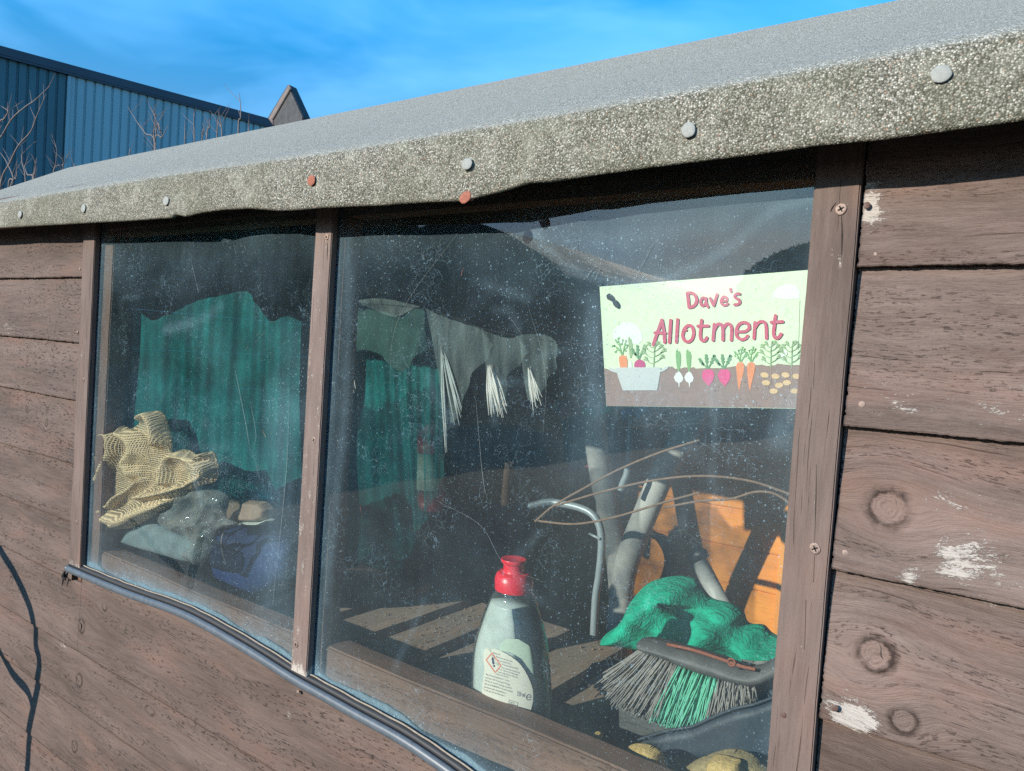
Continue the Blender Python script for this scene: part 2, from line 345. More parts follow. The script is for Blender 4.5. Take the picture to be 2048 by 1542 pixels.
# ---------------------------------------------------------------- object helpers
def link(name, me, mat=None, parent=None, smooth=True):
    o = bpy.data.objects.new(name, me); COL.objects.link(o)
    if mat is not None:
        for mm in (mat if isinstance(mat, list) else [mat]): me.materials.append(MB[mm] if isinstance(mm, str) else mm)
    if smooth and len(me.polygons): me.polygons.foreach_set('use_smooth', [True]*len(me.polygons))
    if parent is not None: o.parent = parent
    return o
def tag(o, label, cat, group=None, kind=None):
    o['label'] = label; o['category'] = cat
    if group: o['group'] = group
    if kind: o['kind'] = kind
    return o
def empty(name, label, cat, group=None):
    o = bpy.data.objects.new(name, None); COL.objects.link(o); o.empty_display_size = .05
    return tag(o, label, cat, group)
def struct(o): o['kind'] = 'structure'; return o
def pymesh(name, V, Fc, mat=None, parent=None, smooth=True, attrs=None, mi=None):
    me = bpy.data.meshes.new(name); me.from_pydata([tuple(map(float, v)) for v in V], [], [tuple(map(int, f)) for f in Fc]); me.update()
    if attrs:
        for k, a in attrs.items():
            a = np.asarray(a, dtype=np.float32)
            if a.ndim == 2: at_ = me.attributes.new(k, 'FLOAT_VECTOR', 'POINT'); at_.data.foreach_set('vector', a.ravel())
            else: at_ = me.attributes.new(k, 'FLOAT', 'POINT'); at_.data.foreach_set('value', a)
    if mi is not None: me.polygons.foreach_set('material_index', mi)
    return link(name, me, mat, parent, smooth)
def gridfaces(nu, nv, off=0, closev=False):
    f = []
    for i in range(nu-1):
        for j in range(nv-1 + (1 if closev else 0)):
            j2 = (j+1) % nv
            f.append((off+i*nv+j, off+(i+1)*nv+j, off+(i+1)*nv+j2, off+i*nv+j2))
    return f
def wob(t, seed, fr=(1, 2.3, 5.1, 11.7), am=(1, .5, .3, .15)):
    r = np.random.RandomState(seed); s = 0
    for f, a in zip(fr, am): s = s + a*np.sin(t*f*6.283+r.rand()*6.283)
    return s/sum(am)
def noise2(x, y, seed, sc=1.0):
    r = np.random.RandomState(seed); s = 0
    for k in range(9):
        a = r.rand()*6.283; f = sc*(.6+1.3*k*.5); s = s + np.sin((x*np.cos(a)+y*np.sin(a))*f*6.283+r.rand()*6.283)/(1+k*.6)
    return s/3
def spline(P, n=12):
    P = [np.array(p, float) for p in P]
    if len(P) < 3: return P
    Q = [2*P[0]-P[1]]+P+[2*P[-1]-P[-2]]; out = []
    for i in range(1, len(Q)-2):
        for k in range(n):
            t = k/n; a, b, c, d = Q[i-1], Q[i], Q[i+1], Q[i+2]
            out.append(.5*((2*b)+(-a+c)*t+(2*a-5*b+4*c-d)*t*t+(-a+3*b-3*c+d)*t**3))
    out.append(P[-1]); return out
def tube_geo(P, r, seg=10, rad_fn=None, sx=1.0, cap=True):
    P = [np.array(p, float) for p in P]; V = []; n = len(P); pn = None
    for i, p in enumerate(P):
        t = P[min(i+1, n-1)]-P[max(i-1, 0)]; t /= max(np.linalg.norm(t), 1e-9)
        if pn is None:
            a = np.array([0, 1, 0.]) if abs(t[1]) < .9 else np.array([1, 0, 0.])
            pn = a-a.dot(t)*t
        pn = pn-pn.dot(t)*t; pn /= max(np.linalg.norm(pn), 1e-9); b = np.cross(t, pn)
        rr = (r if not hasattr(r, '__len__') else r[i])
        for k in range(seg):
            a = 2*math.pi*k/seg; V.append(p+rr*(math.cos(a)*pn*sx+math.sin(a)*b))
    Fc = gridfaces(n, seg, 0, True)
    if cap: Fc += [tuple(range(seg))[::-1], tuple((n-1)*seg+k for k in range(seg))]
    return V, Fc
def tube(name, P, r, mat, parent=None, seg=10, n=10, smooth_path=True):
    Q = spline(P, n) if smooth_path else P
    if hasattr(r, '__len__'):
        r = np.interp(np.linspace(0, 1, len(Q)), np.linspace(0, 1, len(r)), r)
    V, Fc = tube_geo(Q, r, seg); return pymesh(name, V, Fc, mat, parent)
def tubes(name, paths, mat, parent=None, seg=6, n=6):
    V = []; Fc = []
    for P, r in paths:
        Q = spline(P, n); rr = np.interp(np.linspace(0, 1, len(Q)), np.linspace(0, 1, len(r)), r) if hasattr(r, '__len__') else r
        v, f = tube_geo(Q, rr, seg); o = len(V); V += v; Fc += [tuple(i+o for i in q) for q in f]
    return pymesh(name, V, Fc, mat, parent)
def pxs(P, y): return [at(a, b, y) for a, b in P]
def box(name, x0, x1, y0, y1, z0, z1, mat, parent=None, bev=.002, grain='x', wear=0.0, seed=0, jit=.0):
    """a bevelled, subdivided timber box with grain attributes"""
    bm = bmesh.new(); bmesh.ops.create_cube(bm, size=1)
    for v in bm.verts: v.co = Vector(((x0+x1)/2+v.co.x*(x1-x0), (y0+y1)/2+v.co.y*(y1-y0), (z0+z1)/2+v.co.z*(z1-z0)))
    long = {'x': 0, 'y': 1, 'z': 2}[grain]
    ed = [e for e in bm.edges if abs((e.verts[0].co-e.verts[1].co)[long]) > 1e-6]
    ln = (x1-x0, y1-y0, z1-z0)[long]
    if bev: bmesh.ops.bevel(bm, geom=list(bm.edges), offset=bev, segments=2, affect='EDGES')
    cuts = int(min(60, max(1, ln/.02)))
    for k in range(1, cuts):
        c = [0, 0, 0]; c[long] = (x0, y0, z0)[long]+ln*k/cuts; nn = [0, 0, 0]; nn[long] = 1
        bmesh.ops.bisect_plane(bm, geom=bm.verts[:]+bm.edges[:]+bm.faces[:], plane_co=c, plane_no=nn)
    me = bpy.data.meshes.new(name); bm.to_mesh(me); bm.free()
    co = np.empty(len(me.vertices)*3); me.vertices.foreach_get('co', co); co = co.reshape(-1, 3)
    l = co[:, long]; o1, o2 = [i for i in range(3) if i != long]
    if jit:
        for i, a in enumerate((o1, o2)): co[:, a] += jit*wob(l*1.7, seed*7+i)+jit*.3*noise2(l*9, co[:, o1]*60+co[:, o2]*40, seed+3)
        me.vertices.foreach_set('co', co.ravel())
    gc = np.stack([l+seed*3.7, co[:, o1]+co[:, o2]*1.0+.004*wob(l*1.1, seed+5)+seed*.37, np.full(len(l), seed*1.3)], -1)
    a = me.attributes.new('gc', 'FLOAT_VECTOR', 'POINT'); a.data.foreach_set('vector', gc.astype(np.float32).ravel())
    w = wear(co) if callable(wear) else np.full(len(l), wear)
    a = me.attributes.new('wear', 'FLOAT', 'POINT'); a.data.foreach_set('value', w.astype(np.float32))
    a = me.attributes.new('knot', 'FLOAT', 'POINT'); a.data.foreach_set('value', np.ones(len(l), np.float32))
    me.update()
    return link(name, me, mat, parent, smooth=False)

def inside_dist(PX, PY, poly):
    """signed distance to polygon (positive inside) and nearest boundary point"""
    P = np.array(poly, float); A = P; B = np.roll(P, -1, 0)
    best = np.full(PX.shape, 1e9); nx = np.zeros_like(PX); ny = np.zeros_like(PY); ins = np.zeros(PX.shape, bool)
    for a, b in zip(A, B):
        d = b-a; L2 = max(d.dot(d), 1e-9); t = np.clip(((PX-a[0])*d[0]+(PY-a[1])*d[1])/L2, 0, 1)
        qx = a[0]+t*d[0]; qy = a[1]+t*d[1]; dd = np.hypot(PX-qx, PY-qy)
        m_ = dd < best; best = np.where(m_, dd, best); nx = np.where(m_, qx, nx); ny = np.where(m_, qy, ny)
        if a[1] != b[1]:
            c = ((a[1] > PY) != (b[1] > PY)) & (PX < (b[0]-a[0])*(PY-a[1])/(b[1]-a[1])+a[0]); ins ^= c
    return np.where(ins, best, -best), nx, ny
LASTR = [None]
def lump(name, poly, y0, T, mat, parent=None, step=3.0, rough=.0, fr=30, seed=0, fn=None, Tb=None, wid=None, gsc=1.0, curve=True, zoff=None):
    """solid lump whose silhouette is poly (pixels) at depth y0, bulging T metres to the front and Tb to the back"""
    if curve:
        c = [np.array(q, float) for q in poly]; poly = spline(c+[c[0]], 5)[:-1]
    poly = np.array(poly, float)
    x0, z0 = poly.min(0)-step*2; x1, z1 = poly.max(0)+step*2
    gx = np.arange(x0, x1, step); gy = np.arange(z0, z1, step)
    PX, PY = np.meshgrid(gx, gy, indexing='ij')
    sd, nx, ny = inside_dist(PX, PY, poly)
    keep = sd > -step*.75
    edge = keep & (sd < step*.5)
    PXs = np.where(edge, nx, PX); PYs = np.where(edge, ny, PY); s = np.where(edge, 0, np.maximum(sd, 0))
    w = wid if wid else max(s.max(), 1)
    q = np.clip(s/w, 0, 1); prof = np.sqrt(np.clip(1-(1-q)**2, 0, 1))
    Wp = atv(PXs, PYs, y0)
    hgt = T*prof
    if rough: hgt = hgt+rough*prof*noise2(Wp[..., 0]*fr/10, Wp[..., 2]*fr/10, seed, 1.0)
    if fn is not None: hgt = hgt+fn(PXs, PYs, prof)
    # slide along the viewing ray is avoided: move straight in y, at the true depth
    Fv = Wp.copy(); Fv[..., 1] = y0-hgt
    Bv = Wp.copy(); Bv[..., 1] = y0+(T*.5 if Tb is None else Tb)*prof+ .0004
    idx = -np.ones(PX.shape, int); ids = np.argwhere(keep); idx[keep] = np.arange(len(ids))
    n = len(ids); V = np.concatenate([Fv[keep], Bv[keep]]); Fc = []
    I, J = PX.shape
    k4 = keep[:-1, :-1] & keep[1:, :-1] & keep[1:, 1:] & keep[:-1, 1:]
    for i, j in np.argwhere(k4):
        a, b, c, d = idx[i, j], idx[i+1, j], idx[i+1, j+1], idx[i, j+1]
        Fc.append((a, d, c, b)); Fc.append((a+n, b+n, c+n, d+n))
    gc = np.concatenate([Wp[keep], Wp[keep]])*gsc; gc = gc[:, [0, 2, 1]].copy()
    hh = np.concatenate([hgt[keep], hgt[keep]]); gc[:, 1] += hh*.3; gc[:, 0] += hh*.1
    w0 = np.zeros(len(V))
    if LASTR[0] is not None: w0 = np.concatenate([LASTR[0][keep]]*2); LASTR[0] = None
    return pymesh(name, V, Fc, mat, parent, attrs={'gc': gc, 'wear': w0, 'knot': w0+1})
def disc(name, c, nrm, r, t, mat, parent=None, seg=20, dome=.3, oval=1.0, slot=False):
    """domed round head; c = centre of its back"""
    nrm = np.array(nrm, float); nrm /= np.linalg.norm(nrm)
    u = np.cross([0, 0, 1.0], nrm); u /= np.linalg.norm(u); v = np.cross(nrm, u); V = []; Fc = []
    prof = [(1.0, 0), (1.0, .6), (.9, .9), (.6, 1+dome*.5), (.25, 1+dome if not slot else .6), ]
    rs = np.random.RandomState(int(abs(c[0]*1e4)) % 9999); wv = 1+.05*np.sin(np.arange(seg)*2*math.pi/seg*2+rs.rand()*6)+.03*rs.randn(seg)
    for pr, h in prof:
        for k in range(seg):
            a = 2*math.pi*k/seg; rr = r*pr*(wv[k] if pr > .5 else 1)
            V.append(np.array(c)+u*math.cos(a)*rr*oval+v*math.sin(a)*rr+nrm*t*h)
    Fc = gridfaces(len(prof), seg, 0, True); V.append(np.array(c)+nrm*t*(1+dome if not slot else .5)); e_ = len(V)-1
    Fc += [((len(prof)-1)*seg+k, (len(prof)-1)*seg+(k+1) % seg, e_) for k in range(seg)]
    mi = [0]*len(Fc)
    if slot:
        for an in (.5, .5+math.pi/2):
            d1 = u*math.cos(an)+v*math.sin(an); d2 = u*math.sin(an)-v*math.cos(an); o_ = len(V)
            for a_, b_ in ((-1, -1), (1, -1), (1, 1), (-1, 1)): V.append(np.array(c)+d1*a_*r*.58+d2*b_*r*.12+nrm*t*1.25)
            Fc.append((o_, o_+1, o_+2, o_+3)); mi.append(1)
    o = pymesh(name, V, Fc, [mat, 'black_wood'] if slot else mat, parent, mi=mi if slot else None); bm = bmesh.new(); bm.from_mesh(o.data); bmesh.ops.recalc_face_normals(bm, faces=bm.faces[:]); bm.to_mesh(o.data); bm.free(); return o

# ================================================================ SETTING
gz = -1.36
xs = np.linspace(-1, 1, 60); gxv = np.sign(xs)*np.abs(xs)**3*600; GV = []
for a in gxv:
    for b in gxv: GV.append((a, b, gz+.02*math.sin(a*1.3)*math.cos(b*1.7)-.01))
g = struct(pymesh('ground', GV, gridfaces(60, 60), 'soil'))

# ================================================================ SHED
shed = empty('garden_shed', 'brown weatherboarded garden shed with grey felt roof and long side window', 'shed')
XL, XR = -2.55, .62
def board(x0, x1, z0, z1, seed, mat, knots=(), wears=(), tight=False, step=.004, ragged=.0006, ragl=.0, ragr=.0, yb=.0045, yt=.0135, base=0.0, topf=None):
    if tight: yb, yt = .009, .0125
    nx = int((x1-x0)/step)+2; nz = max(8, int((z1-z0)/step)+2)
    X = np.linspace(x0, x1, nx); T = np.linspace(0, 1, nz)
    lowz = z0+ragged*wob(X*3, seed, (1, 3.3, 9.1, 23), (1, .8, .7, .6))+ragged*1.2*(np.random.RandomState(seed).rand(nx)-.5)
    zt1 = np.maximum(topf(X), lowz+.004) if topf else np.full(nx, z1)
    XX = np.repeat(X[:, None], nz, 1); ZZ = lowz[:, None]*(1-T)+zt1[:, None]*T
    if ragl:
        r = np.random.RandomState(seed+9); off = ragl*(r.rand(nz)**3-.25); XX = XX+off[None, :]*np.clip(1-(XX-x0)/.012, 0, 1)
    if ragr:
        r = np.random.RandomState(seed+8); off = ragr*(r.rand(nz)-.5); XX = XX-off[None, :]*np.clip(1-(x1-XX)/.012, 0, 1)
    t = (ZZ-z0)/(z1-z0)
    YY = yb+(yt-yb)*t+.0008*noise2(XX*2, ZZ*6, seed)
    gv = ZZ+.006*wob(XX*.9, seed+1)+.003*wob(XX*2.7+ZZ*4, seed+2)
    kn = np.full(XX.shape, 1.0); DY = np.zeros_like(XX)
    for kx, kz, s, e in knots:
        dx = (XX-kx); dz = (ZZ-kz)
        q = np.exp(-(dx/(3.2*s*e))**2-(dz/(2.6*s))**2); gv = gv-(dz)*q*.93
        r_ = np.sqrt((dx/(s*e))**2+(dz/s)**2); kn = np.minimum(kn, r_*.27)
        DY += .0003*np.exp(-(r_/.8)**2)+.0006*np.exp(-((r_-1.15)/.22)**2)
    YY = YY+DY
    w = np.zeros_like(XX)+base
    for wx, wz, rx, rz, st in wears: w = w+st*1.02*np.exp(-((XX-wx)/rx)**2*.6-((ZZ-wz)/rz)**2*.6)*(1+.25*noise2(XX*30, ZZ*60, 17))
    front = np.stack([XX, YY, ZZ], -1)
    # back edge rows: bottom-back and top-back
    bb = front[:, 0].copy(); bb[:, 1] += .010; tb = front[:, -1].copy(); tb[:, 1] += .006
    A = np.concatenate([bb[:, None], front, tb[:, None]], 1); n2 = nz+2
    def ext(a): return np.concatenate([a[:, :1], a, a[:, -1:]], 1)
    gc = np.stack([ext(XX)+seed*2.31, ext(gv)+seed*.731, np.full((nx, n2), seed*1.7)], -1)
    V = A.reshape(-1, 3); Fc = gridfaces(nx, n2)
    Fc += [tuple(range(n2))[::-1], tuple((nx-1)*n2+k for k in range(n2))]
    Fc = [f[::-1] for f in Fc]
    return pymesh('weatherboard', V, [f[::-1] for f in Fc] if False else Fc, mat, shed,
                  attrs={'gc': gc.reshape(-1, 3), 'wear': ext(w).reshape(-1), 'knot': ext(kn).reshape(-1)})
def K(px, py, s, e=1.0):
    p = at(px, py, .008); return (p[0], p[2], s, e)
def Wr(px, py, rx, rz, st):
    p = at(px, py, .008); return (p[0], p[2], rx, rz, st)
# right of the window
RZ = [.30, .103, -.042, -.175, -.315, -.455, -.59, -.73, -.87, -1.01, -1.15, -1.30]
rk = [K(1776, 1016, .0165, 1.0), K(1750, 1310, .0150, 1.0), K(1808, 1440, .011, 1.0)]
rw = [Wr(1742, 414, .0105, .019, .66), Wr(1698, 1424, .0165, .0105, .75), Wr(1735, 1440, .010, .007, .55), Wr(1880, 1000, .014, .013, .33), Wr(1905, 1120, .014, .011, .42),
      Wr(1820, 1152, .006, .010, .36), Wr(1970, 1150, .03, .02, .26), Wr(1800, 800, .03, .018, .24), Wr(2010, 810, .03, .016, .26), Wr(1990, 1010, .03, .03, .12), Wr(1960, 1330, .05, .03, .10), Wr(1760, 630, .02, .004, .2)]
for i in range(len(RZ)-1):
    board(-.1530, XR, RZ[i+1], RZ[i], 40+i, 'board_right', [k for k in rk if RZ[i+1]-.02 < k[1] < RZ[i]+.02], rw,
          tight=i >= 4, step=.0022 if i < 6 else .006, ragged=.0006, ragl=.0018, base=0.0)
# left of the window
LZ = [.30, .106, -.03, -.151, -.285, -.41, -.530]
lk = [K(127, 567, .005, .8), K(57, 600, .007, .8), K(100, 640, .005, .8), K(100, 694, .008, .7), K(52, 716, .006), K(92, 845, .008, .7), K(50, 815, .005), K(60, 500, .006)]
lw = [Wr(25, 655, .09, .017, .30), Wr(140, 700, .02, .01, .1), Wr(90, 850, .012, .010, .22)]
for i in range(len(LZ)-1):
    board(XL, -1.637, LZ[i+1], LZ[i], 60+i, 'board', [k for k in lk if LZ[i+1]-.01 < k[1] < LZ[i]+.01], lw, tight=i >= 4, step=.004, ragged=.0010, ragr=.003)
# below the window
seal_px = [(134, 1137), (160, 1148), (214, 1171), (264, 1191), (352, 1223), (410, 1251), (498, 1302), (586, 1358), (627, 1381), (712, 1429), (802, 1479), (887, 1536), (1000, 1618), (1250, 1790), (1520, 1960)]
BZ = [-.505, -.671, -.79, -.92, -1.05, -1.18, -1.32]
bk = [K(205, 1213, .009, 1), K(160, 1252, .014, 1), K(155, 1361, .013, 1), K(146, 1493, .012, 1), K(296, 1422, .008, 2.0), K(20, 1160, .008)]
bw = [Wr(130, 1245, .030, .045, .25), Wr(120, 1290, .03, .02, .22), Wr(330, 1250, .25, .006, .10), Wr(60, 1120, .05, .006, .35), Wr(575, 1432, .006, .006, .5)]
board(XL, -1.60, -.671, -.530, 70, 'board', [k for k in bk if -.68 < k[1] < -.52], bw, tight=True)
SEALX = np.array([at(a, b, 0)[0] for a, b in seal_px]); SEALZ = np.array([at(a, b, 0)[2] for a, b in seal_px])
sealf = lambda X: np.interp(X, SEALX, SEALZ)
board(-1.60, -.1505, -.671, -.50, 70, 'board', [k for k in bk if -.68 < k[1] < -.52], bw, tight=True, topf=sealf)
for i in range(1, len(BZ)-1):
    board(XL, -.1505, BZ[i+1], BZ[i], 71+i, 'board', [k for k in bk if BZ[i+1]-.01 < k[1] < BZ[i]+.01], bw, tight=True)
# sill fillet between the board below and the seal
# window battens
def jamb(name, x0, x1, z0, z1, mat, seed, wear=0.0, d=.012):
    return box(name, x0, x1, 0, d, z0, z1, mat, shed, bev=.0013, grain='z', seed=seed, wear=wear, jit=.0006)
def footwear(zf, s=.45):
    return lambda co: s*np.clip(1-(co[:, 2]-zf)/.022, 0, 1)+.05*(noise2(co[:, 0]*3, co[:, 2]*3, 5) > .2)
jr = jamb('window_batten', -.1955, -.155, -.80, .222, 'batten', 1, d=.022)
jm = jamb('window_batten', -.9045, -.8675, -.497, .222, 'old_mullion', 2, footwear(-.497), d=.0125)
jl = jamb('window_batten', -1.6335, -1.585, -.492, .222, 'batten', 3, footwear(-.492, .3), d=.0115)
for p, ys in (((1682, 418), .0), ((1630, 1097), .0)):
    c = at(*p, -.0002); s = disc('screw', c, (0, -1, 0), .0052, .0008, 'screw', jr, slot=True)
for P in ([(1683, 432), (1684, 470), (1683, 515)], [(1672, 405), (1664, 416), (1661, 424)], [(1633, 900), (1632, 1000), (1629, 1085)], [(1629, 1110), (1627, 1165)], [(1612, 1200), (1609, 1300)], [(1600, 600), (1597, 700)]):
    tubes('split', [(pxs(P, -.0001), [.0002, .0006, .0002])], 'black_wood', jr, seg=5)
for P in ([(654, 484), (655, 500), (654, 520)], [(629, 890), (627, 950)], [(622, 700), (620, 760)]): tubes('split', [(pxs(P, -.0001), [.0002, .0005, .0002])], 'black_wood', jm, seg=5)
disc('screw', at(1567, 1430, -.0002), (0, -1, 0), .0026, .0004, 'brown_head', jr)
for p in ((653, 474), (628, 880), (592, 1289)): disc('screw', at(*p, -.0002), (0, -1, 0), .0045, .0007, 'screw', jm, slot=True)
for p in ((167, 760), (153, 1045)): disc('screw', at(*p, -.0002), (0, -1, 0), .0045, .0007, 'screw', jl, slot=True)
# nails in the boards
def nail(px, py, r, proud, mat, tilt=(0, 0)):
    c = at(px, py, .007-proud); n_ = (tilt[0], -1, tilt[1])
    root = disc('nail', c, n_, r, .0008, mat, shed)
    V, Fc = tube_geo([c, c+np.array([0, proud+.004, 0])], r*.4, 8); pymesh('nail_shank', V, Fc, mat, root)
nail(1734, 411, .0030, .003, 'brown_head', (.2, .1)); nail(1751, 510, .0032, .0005, 'screw'); nail(1724, 809, .0032, .0006, 'screw')
nail(1690, 1106, .0032, .0006, 'screw'); nail(1670, 1416, .0032, .0065, 'brown_head', (.15, 0)); nail(596, 1384, .003, .001, 'screw')
for p in ((160, 538), (155, 664)): nail(*p, .0030, .002, 'screw')
for P in ([(1786, 990), (1793, 1004), (1792, 1030), (1785, 1043)], [(1757, 1281), (1762, 1296), (1763, 1312), (1772, 1322), (1776, 1330)], [(1800, 1420), (1806, 1432), (1803, 1450)], [(160, 1244), (163, 1252), (161, 1262)], [(153, 1355), (158, 1364)], [(146, 1488), (149, 1498)]):
    tubes('knot_crack', [(pxs(P, .0098), [.0003, .0011, .0004])], 'black_wood', shed, seg=6)
for P in ([(1660, 1097), (1720, 1102), (1780, 1106), (1822, 1111)], [(1735, 411), (1752, 417), (1764, 422)]):
    tubes('board_crack', [(pxs(P, .0092), [.0012, .0009, .0003])], 'black_wood', shed, seg=6)
# inner framing
for (x0, x1, sd) in ((-1.615, -1.545, 11), (-.906, -.860, 12), (-.20, -.15, 13)):
    box('stud', x0, x1, .018, .055, -1.25, .19, 'inner', shed, bev=.002, grain='z', seed=sd, jit=.0008)
def railwear(co): return .18*(noise2(co[:, 0]*2, co[:, 1]*20, 4) > .15)
box('sill_rail', -1.545, -.915, .022, .064, -.510, -.452, 'inner', shed, bev=.003, grain='x', seed=14, wear=railwear, jit=.0014)
box('sill_rail', -.852, -.20, .022, .064, -.510, -.450, 'inner', shed, bev=.003, grain='x', seed=15, wear=railwear, jit=.0016)
box('head_rail', XL+.05, -.16, .018, .055, .19, .235, 'inner', shed, bev=.002, grain='x', seed=16)
# glazing
smears = [([(1070, 470), (1150, 540), (1300, 565), (1450, 500), (1540, 425), (1625, 395)], .006, .10), ([(1060, 455), (1150, 478), (1300, 470), (1450, 440)], .012, .05),  # first entry traces the pale curve across the reflected sky
          ([(1420, 760), (1428, 850), (1425, 960)], .004, .08), ([(1590, 800), (1570, 830), (1560, 880)], .012, .10), ([(330, 660), (400, 640), (440, 610)], .010, .08), ([(1180, 850), (1200, 930), (1240, 960)], .03, .03),
          ([(700, 470), (690, 800), (650, 1200)], .010, .07), ([(1185, 600), (1192, 820)], .012, .08), ([(395, 540), (420, 700)], .05, .02), ([(860, 500), (1100, 560)], .05, .010), ([(1340, 860), (1560, 900)], .05, .03)]
_r = np.random.RandomState(44)
for _ in range(26):
    a_, b_ = _r.uniform(220, 1580), _r.uniform(500, 1250); l_ = _r.uniform(40, 170); t_ = _r.uniform(0, 6.28); k_ = _r.uniform(-1, 1)*l_*.5
    smears.append(([(a_, b_), (a_+l_*.5*math.cos(t_)-k_*math.sin(t_), b_+l_*.5*math.sin(t_)+k_*math.cos(t_)), (a_+l_*math.cos(t_), b_+l_*math.sin(t_))], _r.uniform(.002, .010), _r.uniform(.015, .05)))
smears.append(([(1220, 640), (1400, 600), (1580, 640)], .05, .03)); smears.append(([(1240, 780), (1420, 790), (1590, 770)], .03, .06))
def pane(x0, x1, seed):
    nx = int((x1-x0)/.004); zs = np.linspace(-.62, .235, 210); X = np.linspace(x0, x1, nx)
    XX, TT = np.meshgrid(X, np.linspace(0, 1, 210), indexing='ij'); b0 = sealf(XX)+.002; ZZ = b0+(.235-b0)*TT
    YY = .0125+.0012*np.sin((XX-x0)/(x1-x0)*math.pi)*np.sin((ZZ+.6)/.83*math.pi)
    PXp = np.array([p[0] for p in seal_px], float); sz = np.array([at(a, b-14, .0)[2] for a, b in seal_px]); sx = np.array([at(a, b-14, .0)[0] for a, b in seal_px])
    base = np.interp(XX, sx, sz); dz = ZZ-base
    d = .040+.020*noise2(XX*1.2, ZZ*1.0, seed)+.010*noise2(XX*4, ZZ*3, seed+1)
    d += .20*np.exp(-np.clip(dz-.008, 0, 9)/.012)+.05*np.exp(-np.clip(dz, 0, 9)/.05)
    d += .20*np.exp(-(XX-x0)/.010)+.07*np.exp(-(XX-x0)/.04)+.16*np.exp(-(x1-XX)/.008)
    d += .05*np.clip((ZZ-.06)/.08, 0, 1)
    if seed == 1: d += .11*np.exp(-((XX+.965)/.045)**2)*np.clip((.05-ZZ)/.15, 0, 1)
    if seed == 2: d += .05*np.exp(-((XX+.44)/.03)**2)*np.exp(-((ZZ-.0)/.14)**2)+.05*np.exp(-((XX+.3)/.12)**2)*np.exp(-((ZZ+.10)/.10)**2)
    for P, w, a in smears:
        Q = np.array([at(p[0], p[1], .0125) for p in spline([np.array(q, float) for q in P], 10)]); dd = np.full(XX.shape, 9.)
        for q0, q1 in zip(Q[:-1, [0, 2]], Q[1:, [0, 2]]):
            e = q1-q0; tt = np.clip(((XX-q0[0])*e[0]+(ZZ-q0[1])*e[1])/e.dot(e), 0, 1); dd = np.minimum(dd, np.hypot(XX-q0[0]-tt*e[0], ZZ-q0[1]-tt*e[1]))
        d += a*np.exp(-(dd/w)**2)
    d = np.clip(d, .010, .8)
    V = np.stack([XX, YY, ZZ], -1).reshape(-1, 3)
    return pymesh('window_pane', V, gridfaces(nx, len(zs)), 'glass', shed, attrs={'dirt': d.reshape(-1)})
pa = pane(-1.5905, -.9005, 1); pb = pane(-.8715, -.189, 2)
# scratches and straws caught on the panes, and a reflected pole drawn as a mark
def marks(par, strokes, mat, y=.0108, name='scratch'):
    for P, r in strokes: o = tubes(name, [(pxs(P, y), [r*.25, r*.6, r*.15])], mat, par, seg=4, n=6)
    return o
marks(pb, [([(963, 405), (800, 630), (779, 790)], .00022), ([(1005, 610), (1045, 672)], .0003), ([(950, 780), (965, 950), (975, 1000)], .0003),
           ([(1306, 488), (1266, 565)], .0005), ([(1050, 590), (1090, 740), (1085, 880)], .00018), ([(1290, 640), (1200, 560)], .00015), ([(870, 1000), (960, 1050), (1010, 1130), (1090, 1165)], .00018),
           ([(1167, 560), (1190, 533)], .0007), ([(1190, 560), (1203, 530)], .0008), ([(1175, 556), (1183, 538)], .0009), ([(1228, 500), (1236, 520)], .0003), ([(1100, 505), (1106, 530)], .0003)], 'dust_line')
marks(pa, [([(468, 728), (492, 850), (500, 900)], .0005), ([(500, 800), (512, 870), (505, 895)], .0004), ([(578, 790), (572, 950), (545, 1210)], .0005), ([(380, 512), (397, 585)], .0007),
           ([(505, 900), (520, 960)], .0005), ([(340, 700), (300, 760)], .0002), ([(295, 720), (292, 800)], .0003), ([(430, 860), (320, 950)], .0003), ([(210, 1020), (230, 1055)], .0005)], 'dust_line')
marks(pa, [([(492, 700), (498, 685)], .0010), ([(510, 686), (533, 660)], .0008), ([(512, 672), (520, 665)], .0011), ([(525, 860), (532, 875)], .0018)], 'cardboard', name='straw_pole_mark')
marks(pb, [([(922, 552), (926, 535)], .0008), ([(720, 1010), (722, 1025)], .0005)], 'ink_red', name='straw_pole_mark')
marks(pb, [([(1152, 470), (1155, 522)], .0008)], 'ink_grey', name='straw_pole_mark')  # pole mirrored in the glass, drawn as a grey stroke on it
# rubber seal
sp = spline([at(a, b, -.0015) for a, b in seal_px], 10)
V, Fc = tube_geo(sp, .0070, 14, sx=.8); se = pymesh('window_seal', V, Fc, 'rubber', shed)
sp2 = [p+np.array([0, .0075, .0088]) for p in sp]; V, Fc = tube_geo(sp2, .0052, 10); pymesh('seal_groove', V, Fc, 'rubber_dark', se)
sp3 = [p+np.array([0, .0085, .0150+.0004*math.sin(i*.9)]) for i, p in enumerate(sp)]; V, Fc = tube_geo(sp3, .0013, 8); pymesh('seal_lip', V, Fc, 'lip', se)
sp4 = []
for i, p in enumerate(sp): sp4.append(p)
PTS = np.array(sp); sxs = np.linspace(-1.583, -.2, 400); szs = np.interp(sxs, PTS[:, 0], PTS[:, 2])
hh = .008+.003*np.sin(sxs*31)+.008*np.abs(wob(sxs*1.7, 77))+.002*wob(sxs*7, 71); V = []
for x, z, h_ in zip(sxs, szs, hh):
    for yy, zz in ((.0155, z+.006), (.0152, z+h_*.6), (.0157, z+h_+.006), (.0175, z+h_+.007)): V.append((x, yy, zz))
pymesh('sealant_strip', V, gridfaces(len(sxs), 4), 'sealant', se)
# ragged hole under the left batten
tubes('wood_split', [(pxs([(131, 1140), (127, 1152), (131, 1160)], .0035), [.001, .005, .002]), (pxs([(128, 1150), (124, 1172)], .0035), [.003, .0008])], 'black_wood', shed)
